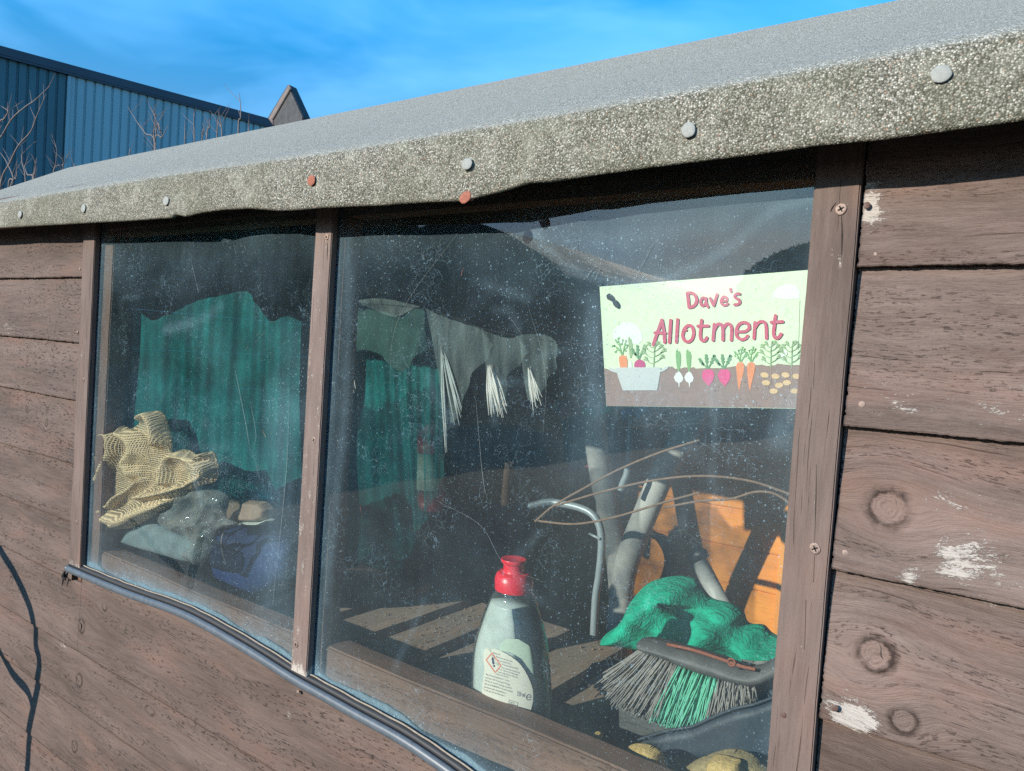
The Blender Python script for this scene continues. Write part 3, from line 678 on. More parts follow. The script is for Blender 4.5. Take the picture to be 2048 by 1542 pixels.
# roof
EDGE = [(-120, 466), (0, 456), (180, 446), (346, 437), (352, 430), (372, 434), (400, 426), (440, 420), (500, 417), (556, 422), (600, 420), (640, 416), (700, 413), (760, 411), (800, 408), (860, 404), (930, 402), (960, 393), (1010, 382), (1060, 368), (1100, 366), (1180, 352), (1300, 335), (1400, 322), (1500, 310), (1640, 291), (1760, 280), (1880, 264), (2048, 240), (2300, 205)]
ye = -.058
ex = np.array([at(a, b, ye)[0] for a, b in EDGE]); ez = np.array([at(a, b, ye)[2] for a, b in EDGE])
TOPE = [(-120, 428), (0, 403), (342, 348), (700, 297), (1100, 230), (1500, 158), (2048, 55), (2300, 10)]
tx_ = np.array([at(a, b, ye)[0] for a, b in TOPE]); tz_ = np.array([at(a, b, ye)[2] for a, b in TOPE])
RX = np.concatenate([np.arange(-3.4, -1.6, .012), np.arange(-1.6, .75, .004)]); rv = []; nprof = 0
slope = (.660-.285)/(.70-ye)
fold = .0  
for x in RX:
    zb = np.interp(x, ex, ez); zt = np.interp(x, tx_, tz_); wv_ = .003*math.sin(x*9)+.0022*math.sin(x*23+1)
    lift = .010*math.exp(-((x+.47)/.05)**2)+.006*math.exp(-((x+1.22)/.09)**2)
    pr = [(.72, .666), (.45, zt+slope*(.45-ye)-.004), (.2, zt+slope*(.2-ye)+wv_*.5), (.05, zt+slope*(.05-ye)+wv_)]
    pr += [(ye+.035, zt+slope*.035+.001), (ye+.018, zt+slope*.018+.001), (ye+.009, zt+.0035), (ye+.003, zt-.0005), (ye, zt-.006)]
    for t in (.15, .3, .45, .6, .75, .88): pr.append((ye-.002*math.sin(t*3.1)+wv_*.5*t-lift*t*t*.7, zt+(zb-zt)*t-.006*(1-t)))
    pr += [(ye-lift*.8+wv_*.4, zb+.003), (ye+.002-lift*.6+wv_*.4, zb), (ye+.005-lift*.3, zb+.0012), (ye+.006, zb+.01), (ye+.006, zb+.03), (ye+.012, zt-.014), (.05, zt+slope*(.05-ye)-.016), (.72, .650)]
    nprof = len(pr); rv += [(x, a, b) for a, b in pr]
rv = np.array(rv); m_ = rv[:, 1] < .1
rv[m_, 1] += .0007*noise2(rv[m_, 0]*18, rv[m_, 2]*18, 3)
roof = pymesh('roof_felt', rv, gridfaces(len(RX), nprof), 'felt', shed)
# back slope and timber fascia behind the felt
pymesh('roof_back_slope', [(-3.4, .72, .666), (.746, .72, .666), (.746, 1.52, .26), (-3.4, 1.52, .26), (-3.4, .72, .646), (.746, .72, .646), (.746, 1.52, .24), (-3.4, 1.52, .24)],
       [(0, 1, 2, 3), (7, 6, 5, 4), (3, 2, 6, 7), (0, 3, 7, 4), (1, 5, 6, 2)], 'felt', shed, smooth=False)
box('fascia', -3.38, .74, ye+.014, ye+.032, .212, .262, 'dark_pine', shed, bev=.002, seed=21)
box('soffit_board', -3.38, .74, ye+.034, .016, .222, .232, 'dark_pine', shed, bev=0, seed=22)
for p, r, mt in (((1882, 148), .0072, 'galv'), ((1377, 260), .0072, 'galv'), ((934, 328), .0072, 'galv'), ((332, 402), .0078, 'galv'), ((167, 417), .0078, 'galv'), ((40, 429), .0078, 'galv'), ((623, 361), .0075, 'rust'), ((931, 395), .0078, 'rust')):
    lf = -.012 if p == (931, 395) else -.0045
    c = at(*p, ye+lf)
    rn = disc('roofing_nail', c, (.05, -1, .05 if p != (931, 395) else .25), r, .0011, mt, roof, seg=26, dome=.25)
    V, Fc = tube_geo([c, c+np.array([0, .012, 0])], .0018, 8); pymesh('nail_shank', V, Fc, mt, rn)
# interior shell
yb_ = 1.40
for i, z in enumerate(np.arange(-1.272, .20, .11)):
    x0 = XL+.02
    box('lining_board', x0, XR-.02, yb_, yb_+.012, z, z+.1085, 'pine', shed, bev=.003, seed=100+i)
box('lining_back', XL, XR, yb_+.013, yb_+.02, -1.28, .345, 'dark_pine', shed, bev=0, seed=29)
box('stud', -.575, -.545, yb_-.030, yb_-.001, -1.25, .24, 'pine', shed, bev=.002, grain='z', seed=31)
for i, z in enumerate(np.arange(-1.272, .12, .135)):
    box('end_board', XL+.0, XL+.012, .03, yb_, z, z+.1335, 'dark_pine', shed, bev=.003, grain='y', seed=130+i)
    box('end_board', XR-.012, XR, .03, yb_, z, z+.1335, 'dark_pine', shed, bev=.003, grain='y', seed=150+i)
for xx in (XL, XR-.014):
    pymesh('gable', [(xx+a, y_, z_) for a in (-.002, .016) for y_, z_ in ((.02, .18), (1.41, .18), (1.41, .32), (.72, .63), (.02, .265))], [(0, 1, 2, 3, 4), (9, 8, 7, 6, 5), (0, 5, 6, 1), (1, 6, 7, 2), (2, 7, 8, 3), (3, 8, 9, 4), (4, 9, 5, 0)], 'dark_board', shed, smooth=False,
           attrs={'gc': np.random.rand(10, 3)*.2, 'wear': np.zeros(10), 'knot': np.ones(10)})
box('shed_floor', XL, XR, .02, 1.42, -1.30, -1.275, 'dark_board', shed, bev=0, seed=33)
box('lining', XL+.02, -1.62, .020, .024, -1.25, .3, 'dark_pine', shed, bev=0, seed=34)
box('lining', -1.62, -.15, .020, .024, -1.25, -.56, 'dark_pine', shed, bev=0, seed=35)
box('lining', -.15, XR-.02, .020, .024, -1.25, .3, 'dark_pine', shed, bev=0, seed=36)

# ================================================================ BENCH
bench = empty('slatted_bench', 'dusty slatted timber bench just inside the window', 'bench')
zb_ = -.53; x = -1.335; i = 0
while x < .30:
    w_ = .092+.003*math.sin(i*2.1)
    ya = .085; yb2 = .545+.004*math.sin(i*1.7)
    box('slat', x, x+w_, ya, yb2, zb_-.018, zb_+.0015*math.sin(i*3), 'slat', bench, bev=.0015, grain='y', seed=200+i, jit=.0008)
    x += w_+.034; i += 1
box('bearer', -1.5, .30, .50, .54, zb_-.085, zb_-.020, 'inner', bench, bev=.002, seed=230)
box('bearer', -1.5, .30, .09, .12, zb_-.085, zb_-.020, 'inner', bench, bev=.002, seed=231)
for xx in (-1.49, .26):
    for yy in (.505, .095): box('leg', xx, xx+.04, yy, yy+.03, -1.275, zb_-.088, 'inner', bench, bev=.002, grain='z', seed=232+int(yy*10))

# ================================================================ THINGS INSIDE
def sheet(name, top, bot, y0, mat, parent=None, n=90, m=40, folds=9, amp=.02, seed=0, yfn=None, thick=.0):
    """cloth hanging between two pixel curves at depth y0 with folds"""
    def res(P, n):
        Q = np.array(spline([np.array(p, float) for p in P], 8)); s = np.r_[0, np.cumsum(np.hypot(*np.diff(Q, axis=0).T))]; t = np.linspace(0, s[-1], n)
        return np.stack([np.interp(t, s, Q[:, 0]), np.interp(t, s, Q[:, 1])], -1)
    T = res(top, n); B = res(bot, n); V = []; gc = []
    for i in range(n):
        for j in range(m):
            v = j/(m-1); p = T[i]*(1-v)+B[i]*v; u = i/(n-1)
            yy = yfn(u, p[0]) if yfn else y0
            q = at(p[0], p[1], yy)
            q = q+np.array([0, amp*(.35+.65*v)*math.sin(u*folds*6.283+2*math.sin(v*2+u*5)+seed)+.4*amp*math.sin(u*folds*15+v*3+seed), 0])
            V.append(q); gc.append((q[0], q[2], 0))
    return pymesh(name, V, gridfaces(n, m), mat, parent, attrs={'gc': np.array(gc)})
# tarpaulin hanging along the left
tp = sheet('shade_netting', [(160, 560), (214, 628), (262, 612), (300, 640), (330, 632), (400, 600), (440, 592), (492, 582), (512, 606), (540, 642), (575, 632), (604, 645)],
           [(160, 1120), (230, 1100), (300, 1060), (350, 1010), (400, 980), (450, 992), (500, 1000), (560, 975), (600, 955)], .3, 'tarp', n=170, m=80, folds=9, amp=.0045,
           yfn=lambda u, px: float(np.interp(px, [150, 300, 400, 500, 630], [.064, .073, .105, .135, .165])))
tag(tp, 'dark teal green shade netting hanging across the left pane behind the sack', 'netting', 'shade netting')
tp = sheet('shade_netting', [(640, 618), (690, 606), (730, 603), (772, 622), (800, 632), (830, 616), (850, 618), (884, 642)],
           [(640, 1120), (680, 1125), (730, 1128), (770, 1140), (800, 1145), (860, 1010), (886, 950)], .3, 'tarp', n=120, m=80, folds=6, amp=.008,
           yfn=lambda u, px: float(np.interp(px, [640, 700, 900], [.515, .53, .55])))
tag(tp, 'dark teal green shade netting hanging beside the central batten in the right pane', 'netting', 'shade netting')
def g_sheet(nm, T, B, y, mat, lab, cat, grp=None, **kw):
    o = sheet(nm, T, B, y, mat, **kw); tag(o, lab, cat, grp); return o
g_sheet('green_sheet', [(415, 440), (500, 440), (560, 445)], [(428, 540), (470, 545), (548, 500)], .42, 'sheet_green', 'grass green sheet bunched under the roof at the top of the left pane', 'sheet', n=60, m=20, folds=4, amp=.012)
g_sheet('polythene_sheet', [(255, 440), (300, 438), (345, 436)], [(258, 540), (300, 505), (343, 540)], .40, 'polythene', 'pale square flap of polythene at the top left of the left pane', 'polythene sheet', n=40, m=20, folds=2, amp=.006)
g_sheet('polythene_sheet', [(345, 436), (390, 436), (430, 438)], [(346, 470), (390, 490), (425, 450)], .41, 'polythene', 'small dim fold of polythene between the square flap and the green sheet', 'polythene sheet', n=30, m=12, folds=2, amp=.006)
g_sheet('polythene_sheet', [(500, 440), (545, 444), (575, 452), (600, 480), (628, 545)], [(500, 455), (535, 490), (572, 505), (600, 545), (612, 610)], .42, 'polythene', 'swooping tail of polythene at the top right of the left pane', 'polythene sheet', n=50, m=16, folds=2, amp=.006)
g_sheet('polythene_sheet', [(708, 600), (760, 597), (800, 603), (842, 613)], [(712, 603), (765, 628), (795, 632), (838, 616)], .20, 'curtain', 'pale crescent fold of polythene beside the central batten', 'polythene sheet', n=40, m=12, folds=1, amp=.004)
g_sheet('shaded_netting_top', [(688, 606), (730, 600), (772, 624), (800, 634), (830, 618), (852, 622)], [(690, 705), (730, 700), (765, 712), (800, 742), (830, 716), (850, 700)], .26, 'netting_shade', 'small dark green sheet with a scalloped edge, added to stand for the shaded top of the right hand netting', 'cover', n=50, m=24, folds=2, amp=.005)  # added dark sheet standing in for the unlit top of the netting
# torn drape of three pleats
drape = empty('torn_polythene_curtain', 'torn grey polythene curtain with three white frayed pleats behind the right pane', 'curtain')
for k, (T, B) in enumerate([([(852, 618), (890, 634), (930, 648), (958, 656)], [(886, 850), (912, 835), (935, 770), (990, 690)]),
                            ([(959, 656), (985, 668), (1015, 676), (1036, 672)], [(980, 825), (1008, 815), (1020, 750), (1060, 705)]),
                            ([(1034, 672), (1060, 668), (1090, 670), (1112, 682)], [(1060, 800), (1080, 795), (1100, 758), (1120, 705)])]):
    sheet('pleat', T, B, .115, 'curtain', drape, n=60, m=40, folds=1.5, amp=.005, seed=k)
def fray(P, Q, w, n, sd):
    r = np.random.RandomState(sd); out = []
    for i in range(n):
        a = r.rand(); s = (P[0]+w[0]*a, P[1]); e = (Q[0]+w[1]*(a+r.randn()*.12), Q[1]+r.randn()*10-abs(a-.4)*16); mid = ((s[0]+e[0])/2+r.randn()*2.2, (s[1]+e[1])/2)
        out.append((pxs([s, mid, e], .112+r.randn()*.0015), [.0004, .0013+r.rand()*.0008, .0003]))
    return out
tubes('frayed_edge', fray((881, 690), (888, 900), (5, 10), 8, 1)+fray((884, 700), (914, 838), (5, 10), 7, 9), 'fray_grey', drape, seg=5)
tubes('frayed_edge', fray((975, 730), (983, 828), (10, 32), 26, 2), 'white_pl', drape, seg=5)
tubes('frayed_edge', fray((1055, 735), (1062, 806), (6, 22), 18, 3), 'white_pl', drape, seg=5)
tubes('frayed_edge', fray((693, 700), (702, 790), (4, 8), 6, 4), 'white_pl', drape, seg=5)
tubes('suspension_line', [(pxs([(690, 603), (853, 619), (959, 655), (1034, 671), (1120, 684), (1300, 700)], .117), .0004)], 'black', drape, seg=5)

# sack: a crumpled open-weave hessian bag lying against the pane
ridges = [([(215, 882), (232, 868), (243, 874), (243, 905), (228, 940), (215, 975)], 7), ([(205, 900), (222, 905), (215, 935), (196, 952), (205, 975), (222, 985)], 9),
          ([(262, 865), (285, 880), (290, 905), (275, 925), (285, 945)], 13), ([(296, 832), (315, 828), (328, 850), (332, 885)], 9),
          ([(240, 1010), (262, 990), (285, 978), (300, 962)], 6), ([(235, 1035), (262, 1042), (300, 1025), (345, 1010)], 14), ([(300, 992), (330, 988), (372, 978), (420, 965)], 7),
          ([(350, 962), (352, 935), (366, 912), (395, 915), (425, 935), (428, 952), (400, 968)], 9), ([(415, 915), (424, 908)], 7), ([(228, 1020), (250, 1048)], 10), ([(205, 868), (218, 885), (212, 900)], 8)]
ridges = [(np.array(spline([np.array(q, float) for q in P], 8)), w) for P, w in ridges]
def sackfn(PX, PY, prof):
    h = np.zeros_like(PX)
    for P, w in ridges:
        d = np.full(PX.shape, 1e9)
        for p in P: d = np.minimum(d, np.hypot(PX-p[0], PY-p[1]))
        h = np.maximum(h, .026*np.exp(-(d/w)**2*.9))
    LASTR[0] = np.clip((h-.006)/.013, 0, 1)
    return h*np.clip(prof*1.6, 0, 1)+.003*noise2(PX/40, PY/40, 8)*prof
sack = lump('sack', [(248, 850), (268, 858), (298, 828), (326, 826), (342, 880), (345, 905), (372, 898), (400, 912), (425, 903), (434, 925), (432, 960), (400, 972), (372, 985), (345, 1015), (300, 1035), (262, 1056), (230, 1052), (212, 1020), (225, 985), (196, 968), (188, 940), (203, 915), (202, 885), (212, 868)],
            .052, .010, 'burlap', step=1.6, fn=sackfn, wid=22, Tb=.010)
tag(sack, 'crumpled tan open-weave hessian sack heaped against the left pane', 'sack')
# clear bag below the sack
def crease(seed, a=.010, f=1.0):
    def fn(PX, PY, prof):
        x = PX/60*f; y = PY/60*f
        n1 = np.abs(np.sin(x*2.1+y*3.3+seed)+np.sin(x*4.3-y*1.7+seed*2)*.6); n2 = np.abs(np.sin(x*7.1+y*5.3+seed*1.3)+np.sin(-x*6.3+y*8.7)*.5)
        return prof*(a*(1-n1)+a*.35*(1-n2))
    return fn
b1 = lump('plastic_bag', [(318, 1040), (362, 985), (400, 976), (430, 978), (456, 992), (456, 1010), (452, 1035), (478, 1048), (440, 1060), (425, 1090), (405, 1130), (380, 1118), (352, 1098), (372, 1075), (340, 1062), (322, 1050)], .062, .012, 'bag', step=2, fn=crease(1, .010), wid=18, Tb=.008)
tag(b1, 'crumpled clear plastic bag beside the tan sack', 'plastic bag')
b2 = lump('plastic_bag', [(242, 1085), (262, 1060), (300, 1046), (330, 1055), (372, 1072), (400, 1085), (395, 1120), (365, 1122), (320, 1108), (280, 1098)], .060, .012, 'bag_blue', step=2, fn=crease(4, .004, .6), wid=18, Tb=.008)
tag(b2, 'pale blue flattened plastic bag on the sill rail under the clear one', 'plastic bag')
reel = empty('brown_reel', 'dusty brown drum-shaped reel lying beside the clear plastic bag', 'reel')
lump('drum', [(428, 1008), (445, 998), (500, 1000), (538, 1004), (548, 1018), (544, 1036), (530, 1042), (480, 1042), (432, 1036)], .105, .022, 'cardboard', reel, step=2, curve=False, wid=7)
lump('rim', [(440, 1040), (530, 1042), (544, 1036), (548, 1040), (530, 1050), (440, 1052)], .10, .02, 'cream_tube', reel, step=2, curve=False)
tub = empty('navy_tub', 'dark navy plastic tub under the brown reel', 'tub')
lump('body', [(438, 1050), (500, 1048), (570, 1040), (585, 1060), (578, 1120), (560, 1165), (500, 1190), (440, 1160), (425, 1110)], .165, .03, 'navy', tub, step=3)
tubes('worn_rim', [(pxs([(449, 1060), (443, 1080), (445, 1105), (452, 1130)], .132), .0014)], 'white_pl', tub)
lid = lump('bottle_lid', [(515, 968), (557, 963), (560, 1002), (540, 1005), (518, 1000)], .20, .02, 'teal', step=2, curve=False); tag(lid, 'teal blue plastic lid poking up behind the brown reel', 'lid')
def ptube(name, P, y, r, mat, label, cat, group=None, **kw):
    ys = y if hasattr(y, '__len__') else [y]*len(P)
    o = tube(name, [at(a, b, yy) for (a, b), yy in zip(P, ys)], r, mat, **kw); tag(o, label, cat, group); return o
ptube('hose', [(660, 1240), (640, 1190), (600, 1160), (560, 1152), (525, 1160), (500, 1182), (492, 1215), (505, 1250), (540, 1275)], .25, .0105, 'hose_green', 'thick grey green loop of hose on the bench behind the lower left pane', 'hose')
ptube('cable', [(470, 1128), (520, 1108), (548, 1095), (560, 1082), (580, 1080), (598, 1100), (604, 1130)], .21, .003, 'metal_grey', 'thin grey cable arching above the hose loop', 'cable')
ptube('cable', [(515, 1137), (535, 1142), (565, 1144), (592, 1150)], .21, [.0045, .003, .002], 'white_pl', 'short white cable end lying above the hose loop', 'cable')
kn = lump('knob', [(566, 1112), (578, 1107), (590, 1113), (592, 1122), (582, 1126), (570, 1120)], .21, .012, 'white_pl', step=1.2); tag(kn, 'small oval white knob by the hose loop', 'knob')
ptube('hose', [(672, 980), (700, 962), (735, 958), (760, 975), (778, 1010), (800, 1070), (812, 1120), (810, 1160)], .92, .015, 'black', 'thick black hoop of hose in front of the green netting', 'hose')
ptube('cord', [(770, 955), (785, 1000), (800, 1060), (812, 1110), (810, 1150)], .88, .003, 'metal_grey', 'thin grey cord running along the black hoop of hose', 'cord')
# canister
can = empty('canister', 'upright red and white canister standing at the right edge of the green netting', 'canister')
def seg(yt, yb, mat, nm):
    c0 = at(862, yt, .60); c1 = at(860, yb, .60); tube(nm, [c0, c1], .032, mat, can, seg=20, smooth_path=False)
seg(868, 905, 'red', 'shoulder'); seg(906, 978, 'back_label', 'label'); seg(979, 1018, 'red', 'base')
V, Fc = tube_geo([at(863, 848, .6), at(862, 868, .6)], [.012, .028], 16); pymesh('cap', V, Fc, 'red', can)
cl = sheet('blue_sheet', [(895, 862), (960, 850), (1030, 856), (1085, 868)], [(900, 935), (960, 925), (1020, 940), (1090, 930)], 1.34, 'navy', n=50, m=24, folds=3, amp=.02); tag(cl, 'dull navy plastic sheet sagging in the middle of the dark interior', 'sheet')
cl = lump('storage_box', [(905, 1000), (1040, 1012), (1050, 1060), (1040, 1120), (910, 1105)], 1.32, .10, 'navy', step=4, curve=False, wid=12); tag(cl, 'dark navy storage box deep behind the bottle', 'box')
cl = tube('wooden_stake', pxs([(1019, 925), (1014, 960), (1010, 1010)], .9), .012, 'cane'); tag(cl, 'short brown wooden stake standing deep in the shed above the bottle', 'stake')
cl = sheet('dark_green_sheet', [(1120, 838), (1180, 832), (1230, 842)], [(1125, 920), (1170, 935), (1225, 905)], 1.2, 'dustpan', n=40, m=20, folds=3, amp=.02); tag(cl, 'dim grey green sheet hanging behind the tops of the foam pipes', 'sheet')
cl = ptube('watering_can_spout', [(1130, 905), (1150, 930), (1160, 960)], .9, .012, 'metal_grey', 'stub of grey metal spout in the dark left of the foam pipes', 'spout') if False else None
# red handled tools
def redtool(P, y, lab, r=.010, tip=None, grp=None):
    e = empty('hand_tool', lab, 'hand tool', grp)
    tube('handle', pxs(P, y), [r*.6, r, r*.9, r*.5], 'red', e)
    if tip: tube('blade', pxs([P[-1], tip], y), [r*.5, r*.2], 'black', e)
    return e
redtool([(895, 955), (915, 948), (935, 938), (955, 942)], 1.15, 'small red handled tool lying just right of the canister', .008, (985, 950))
redtool([(880, 1002), (910, 998), (950, 990)], 1.15, 'red handled tool low beside the canister base', .009, (985, 985))
redtool([(1115, 944), (1140, 938), (1165, 934), (1182, 932)], 1.2, 'slim red handled tool left of the foam pipes', .008, (1205, 930))
# sealant tube
st = empty('sealant_tube', 'tilted red sealant tube with a white label beside the right frayed pleat', 'tube')
tube('body', pxs([(1092, 796), (1112, 810), (1128, 822)], 1.1), .019, 'red', st, seg=16, smooth_path=False)
tube('label', pxs([(1112, 810), (1122, 817)], 1.1), .0195, 'white_pl', st, seg=16, smooth_path=False)
bl = lump('ball', [(1052, 805), (1060, 800), (1068, 805), (1068, 814), (1060, 818), (1052, 813)], 1.1, .02, 'red', step=1.2); tag(bl, 'little round red ball below the right frayed pleat', 'ball')
for (c, mt, lab, g_) in (((1178, 824), 'green_clip', 'green plastic clip left of the sign corner', 0), ((1214, 821), 'green_clip', 'green plastic clip just under the left corner of the sign', 0), ((1256, 826), 'blue_clip', 'blue plastic clip on the hanging grey tube', 1), ((1286, 822), 'blue_clip', 'blue plastic clip right of the hanging grey tube', 1)):
    e = empty('clip', lab, 'clip')
    x, y = c
    lump('jaw', [(x-14, y-6), (x+2, y-10), (x+13, y-4), (x+12, y+7), (x-2, y+5), (x-13, y+9)], .86, .012, mt, e, step=1.5)
    tube('lever', pxs([(x-3, y-6), (x-7, y+10), (x-10, y+14)], .85), .004, mt, e)
# metal frames
ptube('metal_tube', [(1262, 760), (1260, 850), (1257, 910), (1254, 945), (1246, 966), (1241, 980)], .90, .0085, 'metal_grey', 'grey metal tube with a bent end hanging below the sign', 'tube', seg=14)
fr = empty('folding_frame', 'bent grey tubular steel frame standing behind the slatted bench', 'frame')
tube('leg', pxs([(1060, 1012), (1095, 1004), (1120, 1007), (1160, 1016), (1186, 1030), (1200, 1056), (1203, 1095), (1198, 1150), (1191, 1200), (1186, 1300), (1180, 1420)], .72), .0085, 'metal_grey', fr, seg=14)
tube('peg', pxs([(1178, 1067), (1200, 1078)], .71), .003, 'metal_grey', fr)
# foam pipes: two
for P, lab in (([(1185, 780), (1192, 880), (1205, 970), (1222, 1060), (1236, 1130), (1243, 1240), (1240, 1330)], 'upright grey foam pipe crossing behind the leaning one'),
               ([(1420, 770), (1370, 868), (1322, 955), (1290, 1030), (1262, 1100), (1246, 1160), (1238, 1245), (1236, 1340)], 'leaning grey foam pipe curving away to the upper right')):
    yy = 1.08 if 'upright' in lab else 1.0
    o = tube('foam_pipe', pxs(P, yy), .031 if 'leaning' in lab else .026, 'foam', None, seg=22)
    tag(o, lab, 'pipe', 'grey foam pipes')
# canes
for P, lab in (([(1070, 1043), (1110, 1010), (1180, 970), (1240, 938), (1320, 905), (1400, 880)], 'straight brown cane rising in front of the foam pipes'),
               ([(1110, 1012), (1200, 985), (1300, 962), (1400, 952), (1500, 962), (1590, 992)], 'long brown cane bowed above the orange boards'),
               ([(1330, 1015), (1400, 1002), (1460, 998), (1510, 984), (1550, 988), (1590, 1014)], 'short brown cane with an S bend low beside the right batten'),
               ([(1075, 1042), (1150, 1048), (1230, 1034), (1330, 1004), (1400, 985)], 'lowest brown cane running level from the left')):
    ptube('cane', P, .20, .0016, 'cane', lab, 'cane', 'brown canes')
# black arc modelled in place of a shadow, and a mallet
ptube('shadow_arc', [(1285, 1062), (1310, 1070), (1328, 1092), (1336, 1120), (1330, 1150), (1318, 1178)], 1.36, .011, 'black', 'dark curved arc in place of a shadow on the orange boards', 'shadow_arc')
ht = empty('mallet', 'pale grey handled mallet leaning with its black end up behind the green bag', 'mallet')
tube('handle', pxs([(1398, 1122), (1420, 1165), (1446, 1215)], .78), .018, 'light_handle', ht, seg=16, smooth_path=False)
lump('head', [(1374, 1110), (1395, 1092), (1412, 1098), (1418, 1112), (1400, 1125), (1392, 1142), (1384, 1135)], .78, .02, 'black', ht, step=1.5, curve=False)
# green bag
gb = lump('cloth_bag', [(1215, 1285), (1222, 1262), (1248, 1243), (1262, 1222), (1275, 1195), (1295, 1168), (1325, 1156), (1360, 1153), (1388, 1162), (1405, 1185), (1420, 1199), (1455, 1208), (1482, 1226), (1492, 1248), (1522, 1252), (1545, 1272), (1600, 1290), (1600, 1325), (1510, 1322), (1455, 1312), (1400, 1300), (1300, 1296)],
          .47, .075, 'green_cloth', step=2.2, wid=46, rough=.006, fr=60, Tb=.05,
          fn=lambda PX, PY, prof: prof*(.016*np.sin((PX*.030+PY*.052))+.012*np.exp(-((PX-1275-(PY-1200)*.8)/9)**2)*-1.6+.010*np.sin(PX*.055-PY*.075+2)+.018*np.exp(-((PY-1215-(PX-1420)*.42)/7)**2)*(PX > 1380)*-1))
tag(gb, 'crumpled bright green cloth bag slumped behind the brush', 'cloth bag')
sc_ = lump('metal_glint', [(1480, 1318), (1510, 1322), (1540, 1322), (1542, 1330), (1520, 1334), (1495, 1328)], .36, .012, 'galv', step=1.5); tag(sc_, 'grey metal sliver added for a glint between the bag and the brush', 'metal_glint')  # grey lump modelled in place of a metallic glint
# brush
br = empty('hand_brush', 'grey hand brush with grey and mint green bristles resting on the dustpan', 'brush')
def bp(cx, cy): return (1180+cx*.2736, 1120+cy*.2736)
lump('brush_head', [bp(*p) for p in [(358, 600), (375, 575), (420, 572), (500, 585), (650, 625), (800, 665), (960, 715), (1080, 765), (1180, 785), (1250, 770), (1330, 725), (1500, 640), (1500, 790), (1400, 850), (1290, 900), (1200, 915), (1100, 895), (960, 860), (820, 820), (700, 775), (560, 715), (430, 675), (365, 640)]],
     .215, .024, 'brush_head', br, step=1.5, curve=False, Tb=.03)
hng = bp(1035, 748); hc = at(hng[0], hng[1], .188); V, Fc = tube_geo([hc+.0045*np.array([math.cos(a), 0, math.sin(a)]) for a in np.linspace(0, 6.283, 16)], .0014, 6); pymesh('hanging_ring', V, Fc, 'rust', br)
tube('seam', pxs([bp(*p) for p in [(560, 615), (760, 660), (960, 725), (1100, 775), (1210, 800)]], .190), .0022, 'rust', br)
roots = spline([np.array(p, float) for p in [(385, 650), (470, 690), (560, 735), (680, 785), (820, 830), (940, 865), (1060, 895), (1200, 920)]], 10)
tips = spline([np.array(p, float) for p in [(60, 910), (200, 1030), (330, 1110), (530, 1180), (680, 1225), (880, 1160), (1040, 1090), (1190, 1030)]], 10)
nt = 30
for k in range(nt):
    u = k/(nt-1); R_ = roots[int(u*(len(roots)-1))]; T_ = tips[int(u*(len(tips)-1))]
    green = .40 < u < .72; paths = []
    for q in range(26 if u < .72 else 15):
        for row in (0,):
            a = rng.randn(); r0 = R_+rng.randn(2)*np.array([9, 4]); t0 = T_+np.array([rng.randn()*26+(-14 if u < .3 else 0), rng.randn()*16])
            if rng.rand() < .03: t0 = t0+np.array([-50, 10])*rng.rand()
            md = (r0+t0)/2+rng.randn(2)*7
            y0b = .212+rng.randn()*.005; y1b = .200+rng.randn()*.008
            P = [at(*bp(*r0), y0b), at(*bp(*md), (y0b+y1b)/2), at(*bp(*t0), y1b)]
            paths.append((P, [.0011, .0010, .0008]))
    tubes('bristle_tuft', paths, 'bristle_green' if green else 'bristle_grey', br, seg=4, n=4)
# dustpan
dp = empty('dustpan', 'dusty dark blue plastic dustpan lying under the hand brush', 'dustpan')
def bpp(L_): return [bp(*p) for p in L_]
lump('pan', bpp([(-60, 900), (0, 770), (60, 745), (150, 730), (250, 730), (420, 740), (900, 850), (1400, 900), (1400, 1040), (1060, 1090), (700, 1215), (560, 1240), (400, 1290), (330, 1250), (240, 1040), (120, 930)]), .232, .005, 'dustpan', dp, step=2.5, Tb=.01, wid=14)
lump('front_wall', bpp([(255, 1375), (330, 1330), (450, 1290), (560, 1250), (700, 1228), (760, 1215), (900, 1150), (1060, 1090), (1200, 1060), (1345, 1005), (1420, 1000), (1440, 1600), (1250, 1500), (1000, 1440), (700, 1450), (560, 1440), (520, 1380), (440, 1340), (350, 1345)]), .165, .010, 'dustpan', dp, step=2.5, curve=False, wid=20)
tube('lip', pxs(bpp([(255, 1375), (330, 1325), (450, 1282), (560, 1250), (700, 1226), (760, 1212), (900, 1148), (1060, 1086), (1200, 1055), (1345, 1003), (1440, 985)]), .156), .0018, 'dustpan', dp)
sb = lump('offcut', bpp([(-10, 1115), (60, 1080), (160, 1040), (330, 1080), (500, 1130), (650, 1190), (640, 1230), (400, 1290), (260, 1330), (170, 1310), (80, 1230)]), .222, .005, 'dark_board', step=2.5, curve=False, wid=6); tag(sb, 'grey flat offcut of board under the brush bristles', 'offcut')
